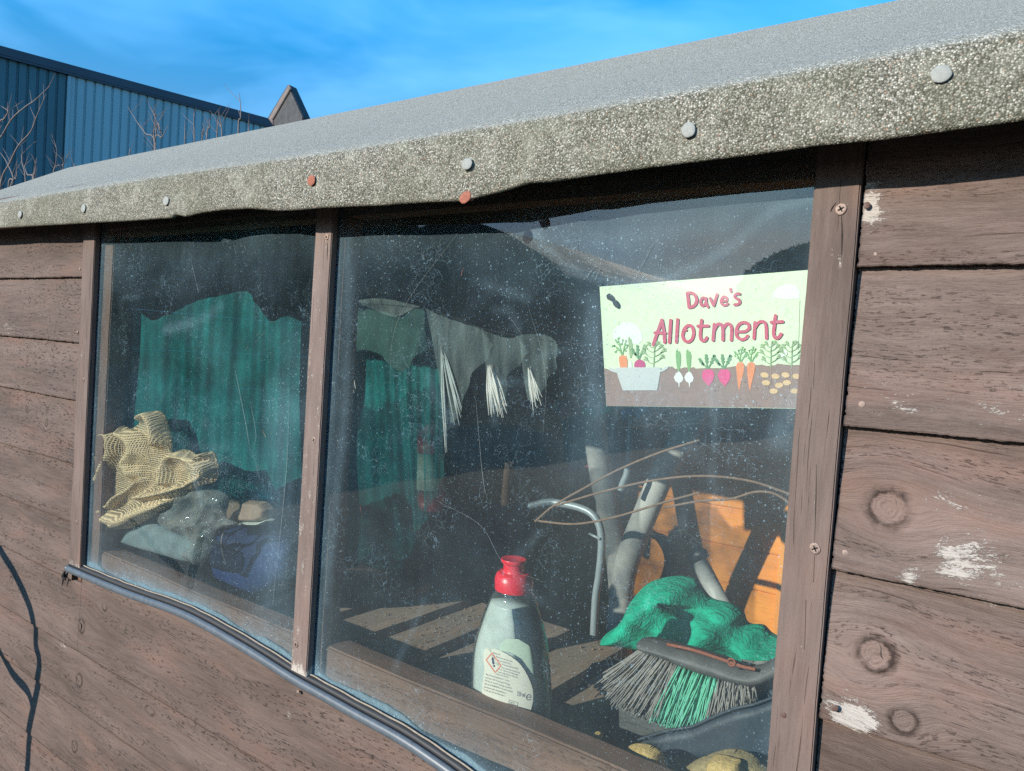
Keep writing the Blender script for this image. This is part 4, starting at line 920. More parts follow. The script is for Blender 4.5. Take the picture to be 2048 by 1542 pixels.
for P, mt, lab in ((bpp([(245, 1400), (290, 1355), (350, 1342), (430, 1352), (500, 1390), (525, 1430), (555, 1530), (560, 1600), (480, 1560), (420, 1500), (330, 1440)]), 'sponge', 'yellow fleecy cloth lump leftmost against the bottom of the pane'),
                   (bpp([(850, 1600), (870, 1480), (900, 1440), (960, 1425), (1040, 1445), (1110, 1475), (1105, 1600)]), 'sponge', 'brighter yellow cloth lump in front of the tan fleece'),
                   (bpp([(20, 1290), (45, 1255), (75, 1262), (90, 1300), (70, 1320)]), 'sponge', 'tiny yellow cloth scrap on the sill rail'),
                   (bpp([(690, 1600), (700, 1520), (760, 1470), (850, 1430), (950, 1395), (1050, 1380), (1160, 1410), (1240, 1470), (1300, 1600)]), 'fleece', 'tan fleece lump behind the brighter yellow cloth')):
    o = lump('cloth_lump', P, .095 if mt == 'sponge' else .12, .02, mt, step=2, rough=.003, fr=200, wid=16); tag(o, lab, 'cloth', 'yellow cloth lumps')
# grit on the bench
r = np.random.RandomState(5); GV = []; GF = []
for i in range(420):
    px, py = (r.uniform(680, 960), r.uniform(1150, 1300)) if r.rand() < .8 else (r.uniform(1090, 1270), r.uniform(1240, 1320))
    c = atz(px, py, zb_+.002)
    if not (.1 < c[1] < .54) or ((c[0]+1.335) % .126) > .09: continue
    s = abs(r.randn())*.0008+.0004; o = len(GV)
    for v in ((-1, -1, 0), (1, -1, .2), (.8, 1, 0), (-.9, 1, .3), (0, 0, 1.3)): GV.append(c+s*np.array(v)*(.6+r.rand(3)*.8))
    GF += [(o, o+1, o+4), (o+1, o+2, o+4), (o+2, o+3, o+4), (o+3, o, o+4)]
gr = pymesh('grit', GV, GF, 'cane', smooth=False); tag(gr, 'crumbs of soil and grit scattered over the slatted bench', 'grit', kind='stuff')

# ================================================================ BOTTLE
bot = empty('washing_up_bottle', 'clear grey green squeeze bottle with a bright red cap behind the sill rail', 'bottle')
def q5(cx, cy): return (930+cx*.22702, 1100+cy*.22702)
by = .100
pr = [(345, 298, 568), (372, 300, 572), (400, 275, 590), (450, 250, 608), (520, 222, 632), (600, 195, 662), (700, 165, 690), (800, 135, 708), (900, 112, 722), (1000, 98, 732), (1100, 90, 738), (1200, 88, 742), (1300, 86, 744), (1400, 88, 744), (1480, 92, 742), (1520, 100, 736), (1560, 100, 730)]
rows = []
for cy, xl, xr in pr:
    A = at(*q5(xl, cy+ (xl-440)*.10), by); B = at(*q5(xr, cy+(xr-440)*.10), by); rows.append(((A+B)/2, (B-A)[0]/2))
rows[-1] = (rows[-1][0], rows[-1][1]*.9)
zz_ = np.array([r_[0][2] for r_ in rows]); cxs = np.array([r_[0][0] for r_ in rows]); aa = np.array([r_[1] for r_ in rows])
def bell(z):
    o = np.argsort(zz_); cx = np.interp(z, zz_[o], cxs[o]); a = np.interp(z, zz_[o], aa[o]); return cx, a, np.minimum(a*.98, .018+a*.36)
def bfront(px, py, off=0.0, back=False):
    y = by-.02
    for _ in range(7):
        p = at(px, py, y); cx, a, b = bell(p[2]); t = np.clip((p[0]-cx)/a, -.985, .985); y = by+(1 if back else -1)*(b*math.sqrt(1-t*t)+off)
    return at(px, py, y)
def body(name, z0, z1, mat, shr=0.0, dent=True, parent=bot):
    V = []; nzv = 70; ns = 48
    for z in np.linspace(z0, z1, nzv):
        cx, a, b = bell(z); a -= shr; b -= shr
        for k in range(ns):
            th = 2*math.pi*k/ns; x = cx+a*math.cos(th); y = by-b*math.sin(th)
            if dent and math.sin(th) > 0:
                # sweeping grip grooves
                u = (x-cx)/a; v_ = (z-zz_.min())/(zz_.max()-zz_.min())
                g1 = v_-(.66-.34*(u+.15)**1.0-.12*u*u); y += .0028*math.exp(-(g1/.022)**2)*(u > -.5)-.002*math.exp(-((g1+.045)/.02)**2)*(u > -.4)*(v_ > .52)
            V.append((x, y, z))
    Fc = gridfaces(nzv, ns, 0, True); Fc += [tuple(range(ns)), tuple((nzv-1)*ns+k for k in range(ns))[::-1]]
    return pymesh(name, V, Fc, mat, parent)
ztop, zbot = zz_.max(), zz_.min()
body('bottle_body', zbot, ztop, 'bottle'); lq = at(*q5(500, 485), by)[2]
body('liquid', zbot+.003, lq, 'liquid', .003, False)
ctop = rows[0][0]
def ring(c, r, h): return [c+np.array([0, 0, h])], r
capP = []; capR = []
base_c = np.array([cxs[0]+.0002, by, ztop]); hb = at(*q5(430, 75), by)[2]-ztop; a0 = aa[0]*1.02
for f_, r_ in ((-.02, .88), (-.018, .99), (-.01, 1.0), (.33, 1.0), (.345, .995), (.42, .96), (.50, .90), (.545, .82), (.555, .80), (.56, .56), (.565, .555), (.80, .54), (.84, .56), (.875, .64), (.88, .655), (.90, .665), (.975, .67), (.99, .66), (.992, .60), (.97, .50)):
    capP.append(base_c+np.array([-.004*f_, 0, hb*f_])); capR.append(a0*r_)
V = []; ns = 72
for i, (c, r_) in enumerate(zip(capP, capR)):
    for k in range(ns):
        rr = r_*(1+.012*(k % 2)) if i in (2, 3) else r_
        V.append(c+np.array([math.cos(2*math.pi*k/ns)*rr, math.sin(2*math.pi*k/ns)*rr, 0]))
Fc = gridfaces(len(capP), ns, 0, True); Fc += [tuple((len(capP)-1)*ns+k for k in range(ns))]
pymesh('cap', V, [f[::-1] for f in Fc[:-1]]+[Fc[-1]], 'cap_red', bot).data.set_sharp_from_angle(angle=math.radians(32))
V, Fc = tube_geo([np.array([cxs[1], by, ztop-.004]), np.array([cxs[0], by, ztop+.003])], a0*.97, 32); pymesh('neck', V, Fc, 'bottle', bot)
def onbottle(poly, off, mat, name, parent, back=False, step=7):
    poly = np.array(poly, float); x0, y0 = poly.min(0)-step; x1, y1 = poly.max(0)+step
    PX, PY = np.meshgrid(np.arange(x0, x1, step), np.arange(y0, y1, step), indexing='ij'); sd, nx, ny = inside_dist(PX, PY, poly)
    keep = sd > -step*.75; ed = keep & (sd < step*.5); PX = np.where(ed, nx, PX); PY = np.where(ed, ny, PY)
    idx = -np.ones(PX.shape, int); ids = np.argwhere(keep); idx[keep] = np.arange(len(ids))
    V = [bfront(*q5(PX[i, j], PY[i, j]), off, back) for i, j in ids]; Fc = []
    for i, j in np.argwhere(keep[:-1, :-1] & keep[1:, :-1] & keep[1:, 1:] & keep[:-1, 1:]): Fc.append((idx[i, j], idx[i, j+1], idx[i+1, j+1], idx[i+1, j]))
    return pymesh(name, V, Fc, mat, parent)
lab_poly = [tuple(p) for p in spline([np.array(p, float) for p in [(172, 872), (212, 868), (300, 885), (400, 935), (480, 1000), (540, 1085), (582, 1180), (600, 1250), (597, 1340), (575, 1440), (560, 1560)]], 6)]+[(140, 1420), (148, 1255), (152, 1190), (166, 1100), (170, 1040), (160, 960), (163, 900)]
label = onbottle(lab_poly, .0006, 'paper', 'label', bot)
onbottle([(300, 890), (310, 820), (370, 780), (470, 785), (560, 840), (640, 940), (680, 1020), (695, 1120), (660, 1180), (600, 1100), (500, 960), (400, 900)], .0002, 'back_label', 'back_label', bot, back=False)
def strip2d(P, hw, closed=False):
    P = [np.array(p, float) for p in P]; n = len(P); Lf = []; Rt = []
    for i in range(n):
        a = P[(i-1) % n] if (closed or i > 0) else P[0]; b = P[(i+1) % n] if (closed or i < n-1) else P[-1]
        t = b-a; t /= max(np.hypot(*t), 1e-9); nn = np.array([-t[1], t[0]]); Lf.append(P[i]+nn*hw); Rt.append(P[i]-nn*hw)
    V = []
    for a, b in zip(Lf, Rt): V += [a, b]
    Fc = [(2*i, 2*i+1, 2*i+3, 2*i+2) for i in range(n-1)]
    if closed: Fc.append((2*n-2, 2*n-1, 1, 0))
    else:
        for e, inn in ((0, 1), (n-1, n-2)):
            t = P[e]-P[inn]; t /= max(np.hypot(*t), 1e-9); nn = np.array([-t[1], t[0]]); o = len(V); V.append(P[e])
            for k in range(9):
                a = -math.pi/2+math.pi*k/8; V.append(P[e]+hw*(math.cos(a)*t+math.sin(a)*nn))
            Fc += [(o, o+1+k, o+2+k) for k in range(8)]
    return V, Fc
def label_strokes(name, items, mat, off):
    V = []; Fc = []
    for P, hw, cl in items:
        PP = [];
        for a, b in zip(P, P[1:]+([P[0]] if cl else [])):
            a = np.array(a, float); b = np.array(b, float); k = max(1, int(np.hypot(*(b-a))/10)); PP += [a+(b-a)*i/k for i in range(k)]
        if not cl: PP.append(np.array(P[-1], float))
        v, f = strip2d(PP, hw, cl); o = len(V); V += [bfront(*q5(*p), off) for p in v]; Fc += [tuple(i+o for i in q) for q in f]
    return pymesh(name, V, Fc, mat, label)
label_strokes('warning_diamond', [([(235, 908), (316, 1018), (265, 1080), (187, 968)], 5, True)], 'ink_red', .0009)
label_strokes('exclamation_mark', [([(243, 955), (250, 1000)], 9, False), ([(255, 1020), (257, 1023)], 8, False)], 'ink', .0009)
label_strokes('recycling_box', [([(388, 1320), (466, 1345), (462, 1372), (385, 1348)], 2.2, True)], 'ink_grey', .0009)
def textmesh(s, size):
    cu = bpy.data.curves.new('t', 'FONT'); cu.body = s; cu.size = size; cu.resolution_u = 1
    o = bpy.data.objects.new('t', cu); COL.objects.link(o); dg = bpy.context.evaluated_depsgraph_get(); me = bpy.data.meshes.new_from_object(o.evaluated_get(dg))
    V = [tuple(v.co) for v in me.vertices]; Fc = [tuple(p.vertices) for p in me.polygons]
    bpy.data.objects.remove(o); bpy.data.curves.remove(cu); bpy.data.meshes.remove(me); return V, Fc
def label_text(lines, mat, name):
    V = []; Fc = []
    for (x, y, s, size, wsc, sl) in lines:
        v, f = textmesh(s, 1.0); o = len(V)
        for a, b, _ in v:
            cx = x+a*size*wsc; cy = y+(cx-x)*sl-b*size; V.append(bfront(*q5(cx, cy), .0009))
        Fc += [tuple(i+o for i in q) for q in f]
    return pymesh(name, V, Fc, mat, label)
label_text([(245, 910, 'Warning, Liquid.', 22, .42, .30), (270, 945, 'Warning. Causes serious eye irritation.', 22, .43, .30), (292, 978, 'Keep out of reach of children.', 22, .43, .30),
            (325, 1012, 'If in eyes rinse with water. IF IN EYES', 22, .42, .30), (322, 1040, 'Remove contact lenses, if present and easy', 22, .42, .30), (305, 1058, 'to do. Continue rinsing. If irritation persists', 22, .42, .30),
            (290, 1078, 'Contains methylisothiazolinone. May produce', 21, .45, .30), (270, 1095, 'an allergic reaction. 020 100 100', 20, .42, .30), (183, 1100, 'Made in Europe. Distributed by: P.C. Court de', 22, .50, .30),
            (178, 1128, 'Saint-Gervais. 1070. PO Box, England 100 Regent', 22, .50, .30), (175, 1155, 'SW1 House A. Goods ID, Wembridge, Surrey KT13', 22, .50, .30), (172, 1182, 'www.care.uk. INGREDIENTS. 5-15% anionic surfactants', 22, .50, .30),
            (168, 1210, 'preservatives, perfume, Benzisothiazolinone', 22, .50, .30), (165, 1236, 'To order spare 24 & user facilities phone', 22, .50, .30)], 'ink_grey', 'small_print')
label_text([(458, 1284, '320 ml', 62, .42, .20), (398, 1346, 'CAP 00k', 18, .6, .28)], 'ink', 'volume_print')
label_strokes('estimated_sign', [([(548+0, 1296), (580, 1298), (578, 1282), (562, 1272), (546, 1282), (541, 1302), (550, 1318), (568, 1322), (580, 1314)], 3.2, False)], 'ink', .0009)

# ================================================================ SIGN
sg = empty('sign', 'pale green "Dave\'s Allotment" sign with painted vegetables behind the top right of the pane', 'sign')
def s6(cx, cy): return (1180+cx*.21484, 540+cy*.21481)
SY = .0190
def S3(cx, cy, lay): return at(*s6(cx, cy), SY-.0007-.00012*lay)
def flat(name, polys, mat, lay, parent):
    V = []; Fc = []
    for P in polys:
        o = len(V); V += [S3(a, b, lay) for a, b in P]; Fc.append(tuple(o+i for i in range(len(P))))
    me = bpy.data.meshes.new(name); me.from_pydata([tuple(map(float, v)) for v in V], [], Fc); bm = bmesh.new(); bm.from_mesh(me); bmesh.ops.triangulate(bm, faces=bm.faces[:]); bm.to_mesh(me); bm.free()
    return link(name, me, mat, parent, smooth=False)
def strokes(name, items, mat, lay, parent, dl=.25):
    V = []; Fc = []
    for k, (P, hw, cl) in enumerate(items):
        PP = [np.array(p, float) for p in P]; PP = (spline(PP+[PP[0]], 6)[:-1] if cl else spline(PP, 6)) if len(P) > 2 else PP
        v, f = strip2d(PP, hw, cl); o = len(V); V += [S3(a, b, lay+dl*(k % 7)) for a, b in v]; Fc += [tuple(i+o for i in q) for q in f]
    return pymesh(name, V, Fc, mat, parent, smooth=False)
def prt(name, col, var=.10):
    MB[name] = simple(name, col, .5, var=var, scale=120, bump=.03)
prt('s_green', (.80, .93, .64), .05); prt('s_soil', (.33, .20, .17), .14); prt('s_pink', (.66, .07, .16)); prt('s_pot', (.66, .68, .68), .04); prt('s_white', (.9, .9, .88), .03)
prt('s_carrot', (.95, .30, .12)); prt('s_beet', (.62, .05, .22)); prt('s_radish', (.85, .07, .27)); prt('s_leaf', (.22, .45, .16)); prt('s_dark', (.14, .32, .14)); prt('s_mid', (.34, .48, .24)); prt('s_potato', (.85, .55, .28)); prt('s_root', (.42, .28, .22)); prt('s_cloud', (.90, .96, .86), .03)
c4 = [(88, 155), (2080, -5), (2005, 1292), (152, 1265)]
V = [S3(a, b, 0) for a, b in c4]; V = [v+np.array([0, .0002, 0]) for v in V]+[v+np.array([0, .0026, 0]) for v in V]
pymesh('board', V, [(0, 3, 2, 1), (4, 5, 6, 7), (0, 1, 5, 4), (1, 2, 6, 5), (2, 3, 7, 6), (3, 0, 4, 7)], 's_green', sg, smooth=False)
soil_top = [(133, 915), (160, 920), (200, 940), (260, 915), (330, 925), (500, 920), (700, 935), (745, 900), (765, 897), (790, 920), (850, 915), (880, 905), (940, 910), (965, 903), (985, 918), (1030, 915), (1100, 912), (1200, 913), (1290, 905), (1370, 890), (1440, 895), (1540, 885), (1600, 880), (1650, 893), (1720, 885), (1745, 870), (1810, 880), (1900, 885), (1990, 878)]
flat('soil_print', [soil_top+[(1968, 1286), (154, 1263)]], 's_soil', 1, sg)
def ell(cx, cy, rx, ry, n=22, rot=0):
    return [(cx+rx*math.cos(a)*math.cos(rot)-ry*math.sin(a)*math.sin(rot), cy+rx*math.cos(a)*math.sin(rot)+ry*math.sin(a)*math.cos(rot)) for a in [2*math.pi*k/n for k in range(n)]]
flat('cloud_print', [[(215, 640), (215, 570), (250, 520), (310, 490), (380, 485), (440, 520), (480, 580), (490, 650), (450, 690), (260, 690)], [(1700, 255), (1710, 200), (1760, 160), (1830, 130), (1920, 145), (1955, 200), (1950, 265), (1820, 275)]], 's_cloud', 1, sg)
# planter and its contents
strokes('carrot_leaf_print', [([(300, 800), (270, 740), (225, 705)], 5, 0), ([(300, 800), (280, 720), (262, 640)], 5, 0), ([(302, 800), (315, 730), (335, 665)], 5, 0), ([(285, 760), (255, 745), (235, 760)], 4, 0), ([(275, 700), (250, 680), (240, 655)], 4, 0), ([(312, 740), (340, 725), (345, 705)], 4, 0), ([(275, 700), (300, 680), (305, 655)], 4, 0)]
        + [([(x, y), (x+1, y+1)], 9, 0) for x, y in ((225, 705), (212, 708), (262, 640), (270, 632), (335, 660), (345, 700), (235, 762), (238, 652), (305, 652), (290, 690), (325, 690), (250, 725), (328, 750), (255, 668))], 's_leaf', 3, sg)
flat('carrot_print', [[(268, 830), (275, 800), (305, 793), (335, 800), (348, 840), (346, 935), (285, 935)]], 's_carrot', 4, sg)
flat('onion_leaf_print', [[(355, 640), (365, 615), (378, 650), (385, 638), (395, 690), (398, 770), (385, 820), (372, 820), (362, 740)]], 's_mid', 3, sg)
flat('white_onion_print', [[(362, 900), (365, 860), (375, 838), (388, 860), (392, 930), (362, 930)]], 's_white', 4, sg)
strokes('beet_leaf_print', [([(455, 830), (440, 770), (440, 705)], 8, 0), ([(455, 830), (420, 780), (395, 745)], 8, 0), ([(455, 830), (480, 770), (510, 710)], 8, 0)]
        + [([(x, y), (x+2, y+2)], w, 0) for x, y, w in ((440, 710, 13), (443, 740, 15), (441, 768, 12), (395, 740, 13), (405, 765, 15), (420, 785, 12), (510, 712, 13), (500, 740, 16), (485, 768, 14))], 's_dark', 4, sg)
flat('beet_print', [ell(462, 885, 52, 52)], 's_beet', 5, sg)
def frond(x, y, s, h=1.0, w=1.0):
    it = [([(x, y), (x+5*s, y-90*h), (x+10*s, y-190*h), (x+25*s, y-245*h)], 5, 0)]; ds = []
    for k, (fy, fx, ln) in enumerate([(40, -1, 70), (55, 1, 80), (95, -1, 90), (110, 1, 95), (150, -1, 80), (160, 1, 70), (195, -1, 45), (205, 1, 40)]):
        bx, by_ = x+fx*ln*w, y-fy*h-ln*.55*h
        it.append(([(x+4*s, y-fy*h+10), ((x+bx)/2, (y-fy*h+by_)/2+14), (bx, by_)], 4, 0))
        for (dx, dy) in ((-14, 5), (12, -12), (0, -20), (14, 6), (-10, -14)): it.append(([((x+bx*2)/3, (y-fy*h+by_*2)/3+8), (bx+dx*.8, by_+dy*.8)], 3.5, 0)); it.append(([(bx+dx, by_+dy), (bx+dx+2, by_+dy+2)], 6, 0))
    return it
strokes('herb_print', frond(590, 905, 1.2, .98, 1.05), 's_mid', 5, sg)
flat('pot_print', [[(235, 908), (660, 905), (655, 950), (625, 1120), (305, 1122), (250, 960)], ], 's_pot', 7, sg)
flat('pot_handle_print', [[(172, 910), (185, 905), (240, 925), (275, 950), (245, 958), (190, 940)], [(630, 945), (665, 925), (715, 892), (735, 895), (725, 915), (690, 940), (640, 955)]], 's_pot', 8, sg)
for ox in (0, 97):
    flat('spring_onion_leaf_print', [[(797+ox, 800), (800+ox, 740), (808+ox, 760), (812+ox, 728), (818+ox, 760), (835+ox, 755), (846+ox, 800), (842+ox, 880), (830+ox, 945), (818+ox, 945), (803+ox, 870)]], 's_leaf', 3, sg)
    flat('spring_onion_print', [[(826+ox, 942), (850+ox, 965), (868+ox, 1005), (860+ox, 1035), (835+ox, 1052), (832+ox, 1090), (828+ox, 1098), (822+ox, 1052), (795+ox, 1035), (780+ox, 1000), (798+ox, 965)]], 's_white', 4, sg)
for ox in (0, 150):
    strokes('radish_leaf_print', [([(1098+ox, 920), (1085+ox, 860), (1080+ox, 790)], 7, 0), ([(1098+ox, 920), (1050+ox, 870), (1022+ox, 830)], 7, 0), ([(1098+ox, 920), (1130+ox, 860), (1152+ox, 800)], 7, 0)]
            + [([(x+ox, y), (x+ox+2, y+2)], w, 0) for x, y, w in ((1080, 795, 13), (1082, 822, 17), (1085, 850, 15), (1020, 832, 13), (1033, 852, 16), (1048, 875, 14), (1155, 800, 15), (1145, 828, 18), (1130, 858, 15))], 's_dark', 3, sg)
    flat('radish_print', [[(1040+ox, 985), (1048+ox, 945), (1075+ox, 925), (1125+ox, 925), (1150+ox, 945), (1158+ox, 985), (1145+ox, 1030), (1122+ox, 1062), (1105+ox, 1082), (1085+ox, 1062), (1055+ox, 1030)]], 's_radish', 5, sg)
for ox in (0, 100):
    strokes('carrot_leaf_print', [([(1400+ox, 870), (1400+ox, 800), (1418+ox, 720)], 5, 0), ([(1398+ox, 865), (1375+ox, 800), (1348+ox, 760)], 5, 0), ([(1402+ox, 865), (1430+ox, 810), (1455+ox, 770)], 5, 0), ([(1402+ox, 800), (1385+ox, 770), (1382+ox, 750)], 4, 0), ([(1405+ox, 780), (1430+ox, 760), (1440+ox, 740)], 4, 0)]
            + [([(x+ox, y), (x+ox+1, y+1)], 8, 0) for x, y in ((1418, 718), (1345, 762), (1352, 780), (1458, 768), (1455, 790), (1382, 748), (1440, 735), (1370, 785), (1400, 740), (1425, 745), (1350, 800), (1445, 805), (1375, 820), (1425, 815))], 's_leaf', 3, sg)
    flat('carrot_print', [[(1358+ox, 900), (1370+ox, 865), (1400+ox, 855), (1425+ox, 862), (1438+ox, 885), (1432+ox, 940), (1400+ox, 1070), (1392+ox, 1118), (1385+ox, 1118), (1370+ox, 1020)]], 's_carrot', 4, sg)
for ox, mt in ((0, 's_mid'), (195, 's_cloud')):
    strokes('potato_leaf_print', frond(1680+ox, 905, .6, 1.0, 1.0), 's_mid', 5, sg)
    strokes('root_print', [([(1680+ox, 905), (1682+ox, 980), (1690+ox, 1080)], 3.5, 0), ([(1682+ox, 1000), (1720+ox, 1040), (1750+ox, 1050)], 3, 0), ([(1684+ox, 1020), (1660+ox, 1070), (1655+ox, 1100)], 3, 0), ([(1682+ox, 960), (1640+ox, 975)], 3, 0)], 's_root', 4, sg)
    po = [ell(1625+ox, 978, 39, 25, rot=.2), ell(1727+ox, 990, 39, 25, rot=.15), ell(1638+ox, 1050, 39, 25, rot=.1), ell(1760+ox, 1073, 39, 25, rot=-.1), ell(1710+ox, 1128, 39, 25)]
    flat('potato_print', [p for p in po if max(q[0] for q in p) < 1985], 's_potato', 6, sg)
strokes('cloud_leaf_smudge', [([(1800, 790), (1810, 770)], 28, 0)], 's_cloud', 5, sg)
LT = [([(905, 215), (914, 280), (921, 345)], 15, 0), ([(905, 216), (945, 214), (978, 236), (992, 278), (980, 318), (950, 342), (922, 347)], 15, 0),
      ([(1078, 268), (1052, 258), (1032, 280), (1030, 308), (1042, 330), (1065, 325), (1080, 300)], 13, 0), ([(1078, 262), (1081, 310), (1098, 343)], 13, 0), ([(1118, 264), (1150, 330)], 13, 0), ([(1150, 330), (1182, 228)], 13, 0),
      ([(1232, 292), (1262, 286)], 11, 0), ([(1272, 284), (1270, 258), (1244, 248), (1224, 270), (1220, 298), (1236, 324), (1262, 328), (1282, 314)], 12, 0), ([(1306, 174), (1311, 202)], 11, 0), ([(1392, 222), (1362, 222), (1345, 244), (1362, 264), (1388, 280), (1392, 304), (1372, 320), (1346, 322)], 13, 0),
      ([(588, 695), (630, 572), (668, 466)], 15, 0), ([(668, 466), (686, 570), (694, 672)], 15, 0), ([(604, 584), (700, 586)], 14, 0), ([(750, 468), (738, 672)], 15, 0), ([(815, 462), (803, 670)], 15, 0),
      ([(868, 570), (862, 615), (880, 655), (916, 668), (950, 640), (964, 585), (950, 530), (918, 516), (886, 536)], 15, 1), ([(870, 556), (894, 560)], 13, 0),
      ([(1038, 468), (1028, 560), (1026, 620), (1042, 655), (1070, 656), (1086, 630)], 15, 0), ([(1003, 522), (1100, 520)], 14, 0),
      ([(1156, 506), (1150, 580), (1144, 652)], 15, 0), ([(1152, 560), (1180, 512), (1212, 504), (1234, 535), (1236, 650)], 15, 0), ([(1240, 545), (1268, 505), (1300, 506), (1318, 545), (1314, 652)], 15, 0),
      ([(1372, 574), (1440, 572), (1472, 552)], 14, 0), ([(1482, 545), (1474, 504), (1430, 488), (1385, 508), (1362, 560), (1368, 615), (1405, 646), (1445, 638), (1466, 614)], 15, 0),
      ([(1535, 490), (1530, 560), (1526, 636)], 15, 0), ([(1532, 540), (1566, 492), (1606, 480), (1636, 510), (1642, 636)], 15, 0),
      ([(1725, 426), (1714, 520), (1708, 590), (1722, 628), (1752, 630), (1778, 596)], 16, 0), ([(1688, 486), (1792, 480)], 15, 0)]
strokes('lettering', LT, 's_pink', 9, sg, dl=.5)
bug = empty('dead_insect', 'squashed dark insect on the top left corner of the sign', 'insect')
V = []; ins = lump('insect_body', [s6(*p) for p in [(205, 290), (225, 272), (255, 290), (275, 325), (268, 355), (245, 352), (220, 328)]], .0165, .0015, 'insect', bug, step=.8, Tb=.0002)
lump('insect_head', [s6(*p) for p in [(150, 235), (180, 218), (215, 245), (225, 272), (205, 295), (185, 280), (160, 270)]], .0165, .0012, 'insect', bug, step=.8, Tb=.0002)

# ================================================================ OUTSIDE, BEHIND THE SHED
bd = empty('warehouse', 'large blue grey warehouse clad in ribbed steel with a dark roof trim', 'warehouse')
P0 = 6.0/ray(0, 88)[2]*ray(0, 88); P1 = 6.0/ray(540, 235)[2]*ray(540, 235); dv = (P1-P0)[:2]; dv /= np.hypot(*dv); nv = np.array([-dv[1], dv[0]])
if nv.dot(-P0[:2]) < 0: nv = -nv
Pc = 6.0/ray(68, 107)[2]*ray(68, 107); sc0 = (Pc-P0)[:2].dot(dv); zt_ = 6.0-.26; zg = gz
def wallrib(name, s0, s1, off, mat, pitch=.19):
    V = []; s = s0; prof = []
    while s < s1-.001:
        prof += [(s, 0), (min(s+pitch*.70, s1), 0), (min(s+pitch*.76, s1), -.035), (min(s+pitch*.94, s1), -.035)]; s += pitch
    prof.append((s1, 0))
    for a, d in prof:
        b = P0[:2]+dv*a+nv*(d+off); V += [(b[0], b[1], zg), (b[0], b[1], zt_+.1)]
    return pymesh(name, V, [(2*i, 2*i+2, 2*i+3, 2*i+1) for i in range(len(prof)-1)], mat, bd, smooth=False)
wallrib('cladding', sc0, 16, 0, 'clad'); wallrib('dark_cladding', -14, sc0-.01, -.02, 'clad_dark')
def slab(name, s0, s1, z0, z1, d0, d1, mat):
    V = []
    for z in (z0, z1):
        for s, d in ((s0, d0), (s1, d0), (s1, d1), (s0, d1)): b = P0[:2]+dv*s+nv*d; V.append((b[0], b[1], z))
    return pymesh(name, V, [(0, 1, 5, 4), (1, 2, 6, 5), (2, 3, 7, 6), (3, 0, 4, 7), (4, 5, 6, 7), (3, 2, 1, 0)], mat, bd, smooth=False)
slab('roof_trim', -14, 16.1, zt_+.08, 6.0, -.3, .06, 'clad_trim'); slab('gutter', -14, 16.1, zt_+.03, zt_+.08, -.02, .05, 'clad_trim')
slab('far_wall', -14, 16, zg, zt_, -14, -.5, 'clad')
slab('corner_trim', sc0-.02, sc0+.05, zg, zt_, -.03, .02, 'clad')
# neighbouring finial
fi = empty('finial_post', 'weathered black diamond finial on a post beyond the shed roof', 'finial')
yf = 1.9
lump('finial', [(579, 169), (609, 235), (604, 262), (575, 268), (546, 250), (538, 236)], yf, .012, 'finial', fi, step=1, curve=False, Tb=.05, wid=1.5)
lump('side_face', [(579, 169), (583, 178), (547, 240), (548, 250), (538, 238)], yf-.014, .008, 'twig', fi, step=.8, curve=False, wid=1)  # lit left edge put in as a paler colour
c = at(574, 262, yf+.03); V, Fc = tube_geo([c, np.array([c[0], c[1], gz])], .04, 8); pymesh('post', V, Fc, 'trunk', fi)
# bare shrubs behind the shed
def c1(cx, cy): return (cx/2.926, cy/2.926)
def shrub(y, strokes_, lab, thick=.0075, sd=0):
    r = np.random.RandomState(sd); e = []
    base = None
    for P in strokes_:
        pts = [at(*c1(*p), y+.15*r.randn()*0) for p in P]
        foot = pts[0].copy(); foot = foot+np.array([.1*r.randn(), .1*r.randn(), -1.1])
        pts = [foot]+pts; e.append((pts, [thick*1.3, thick*1.1, thick*.8, thick*.35]))
        for i in range(2, len(pts)):
            for q in range(2):
                if r.rand() < .75:
                    d = pts[i]-pts[i-1]; s = pts[i-1]+d*r.rand(); t = s+np.array([r.randn()*.10, r.randn()*.05, .10+.10*r.rand()])
                    e.append(([s, (s+t)/2+np.array([r.randn()*.01, 0, 0]), t], [thick*.45, thick*.35, thick*.2]))
    o = tubes('bare_shrub', e, 'twig', None, seg=5); tag(o, lab, 'shrub', 'bare shrubs behind the shed'); return o
shrub(3.0, [[(-30, 900), (20, 780), (75, 690), (155, 620), (200, 590), (290, 505)], [(-10, 780), (30, 690), (45, 650), (5, 620)], [(0, 1110), (60, 950), (110, 850), (180, 770), (215, 680), (270, 550)], [(50, 1100), (80, 1050), (40, 950), (0, 890)], [(150, 1100), (130, 950), (125, 900)], [(200, 1090), (160, 1020), (140, 960)], [(60, 1100), (95, 1040), (100, 950)], [(190, 1080), (205, 1010), (215, 920)]], 'tall bare shrub at the far left against the dark cladding', .0085, 1)
shrub(3.4, [[(305, 1040), (325, 960), (330, 870), (300, 780)], [(310, 1030), (370, 960), (415, 870)], [(370, 1030), (365, 960), (380, 900)], [(430, 1010), (440, 975)]], 'low bare shrub right of the cladding corner', .005, 2)
shrub(3.4, [[(908, 900), (900, 800), (908, 700), (908, 615)], [(905, 870), (850, 780), (800, 710), (745, 620)], [(905, 850), (950, 800), (985, 730)], [(915, 760), (940, 780), (920, 720), (885, 630)], [(755, 930), (758, 880)]], 'forked bare shrub in front of the middle of the warehouse', .0062, 3)
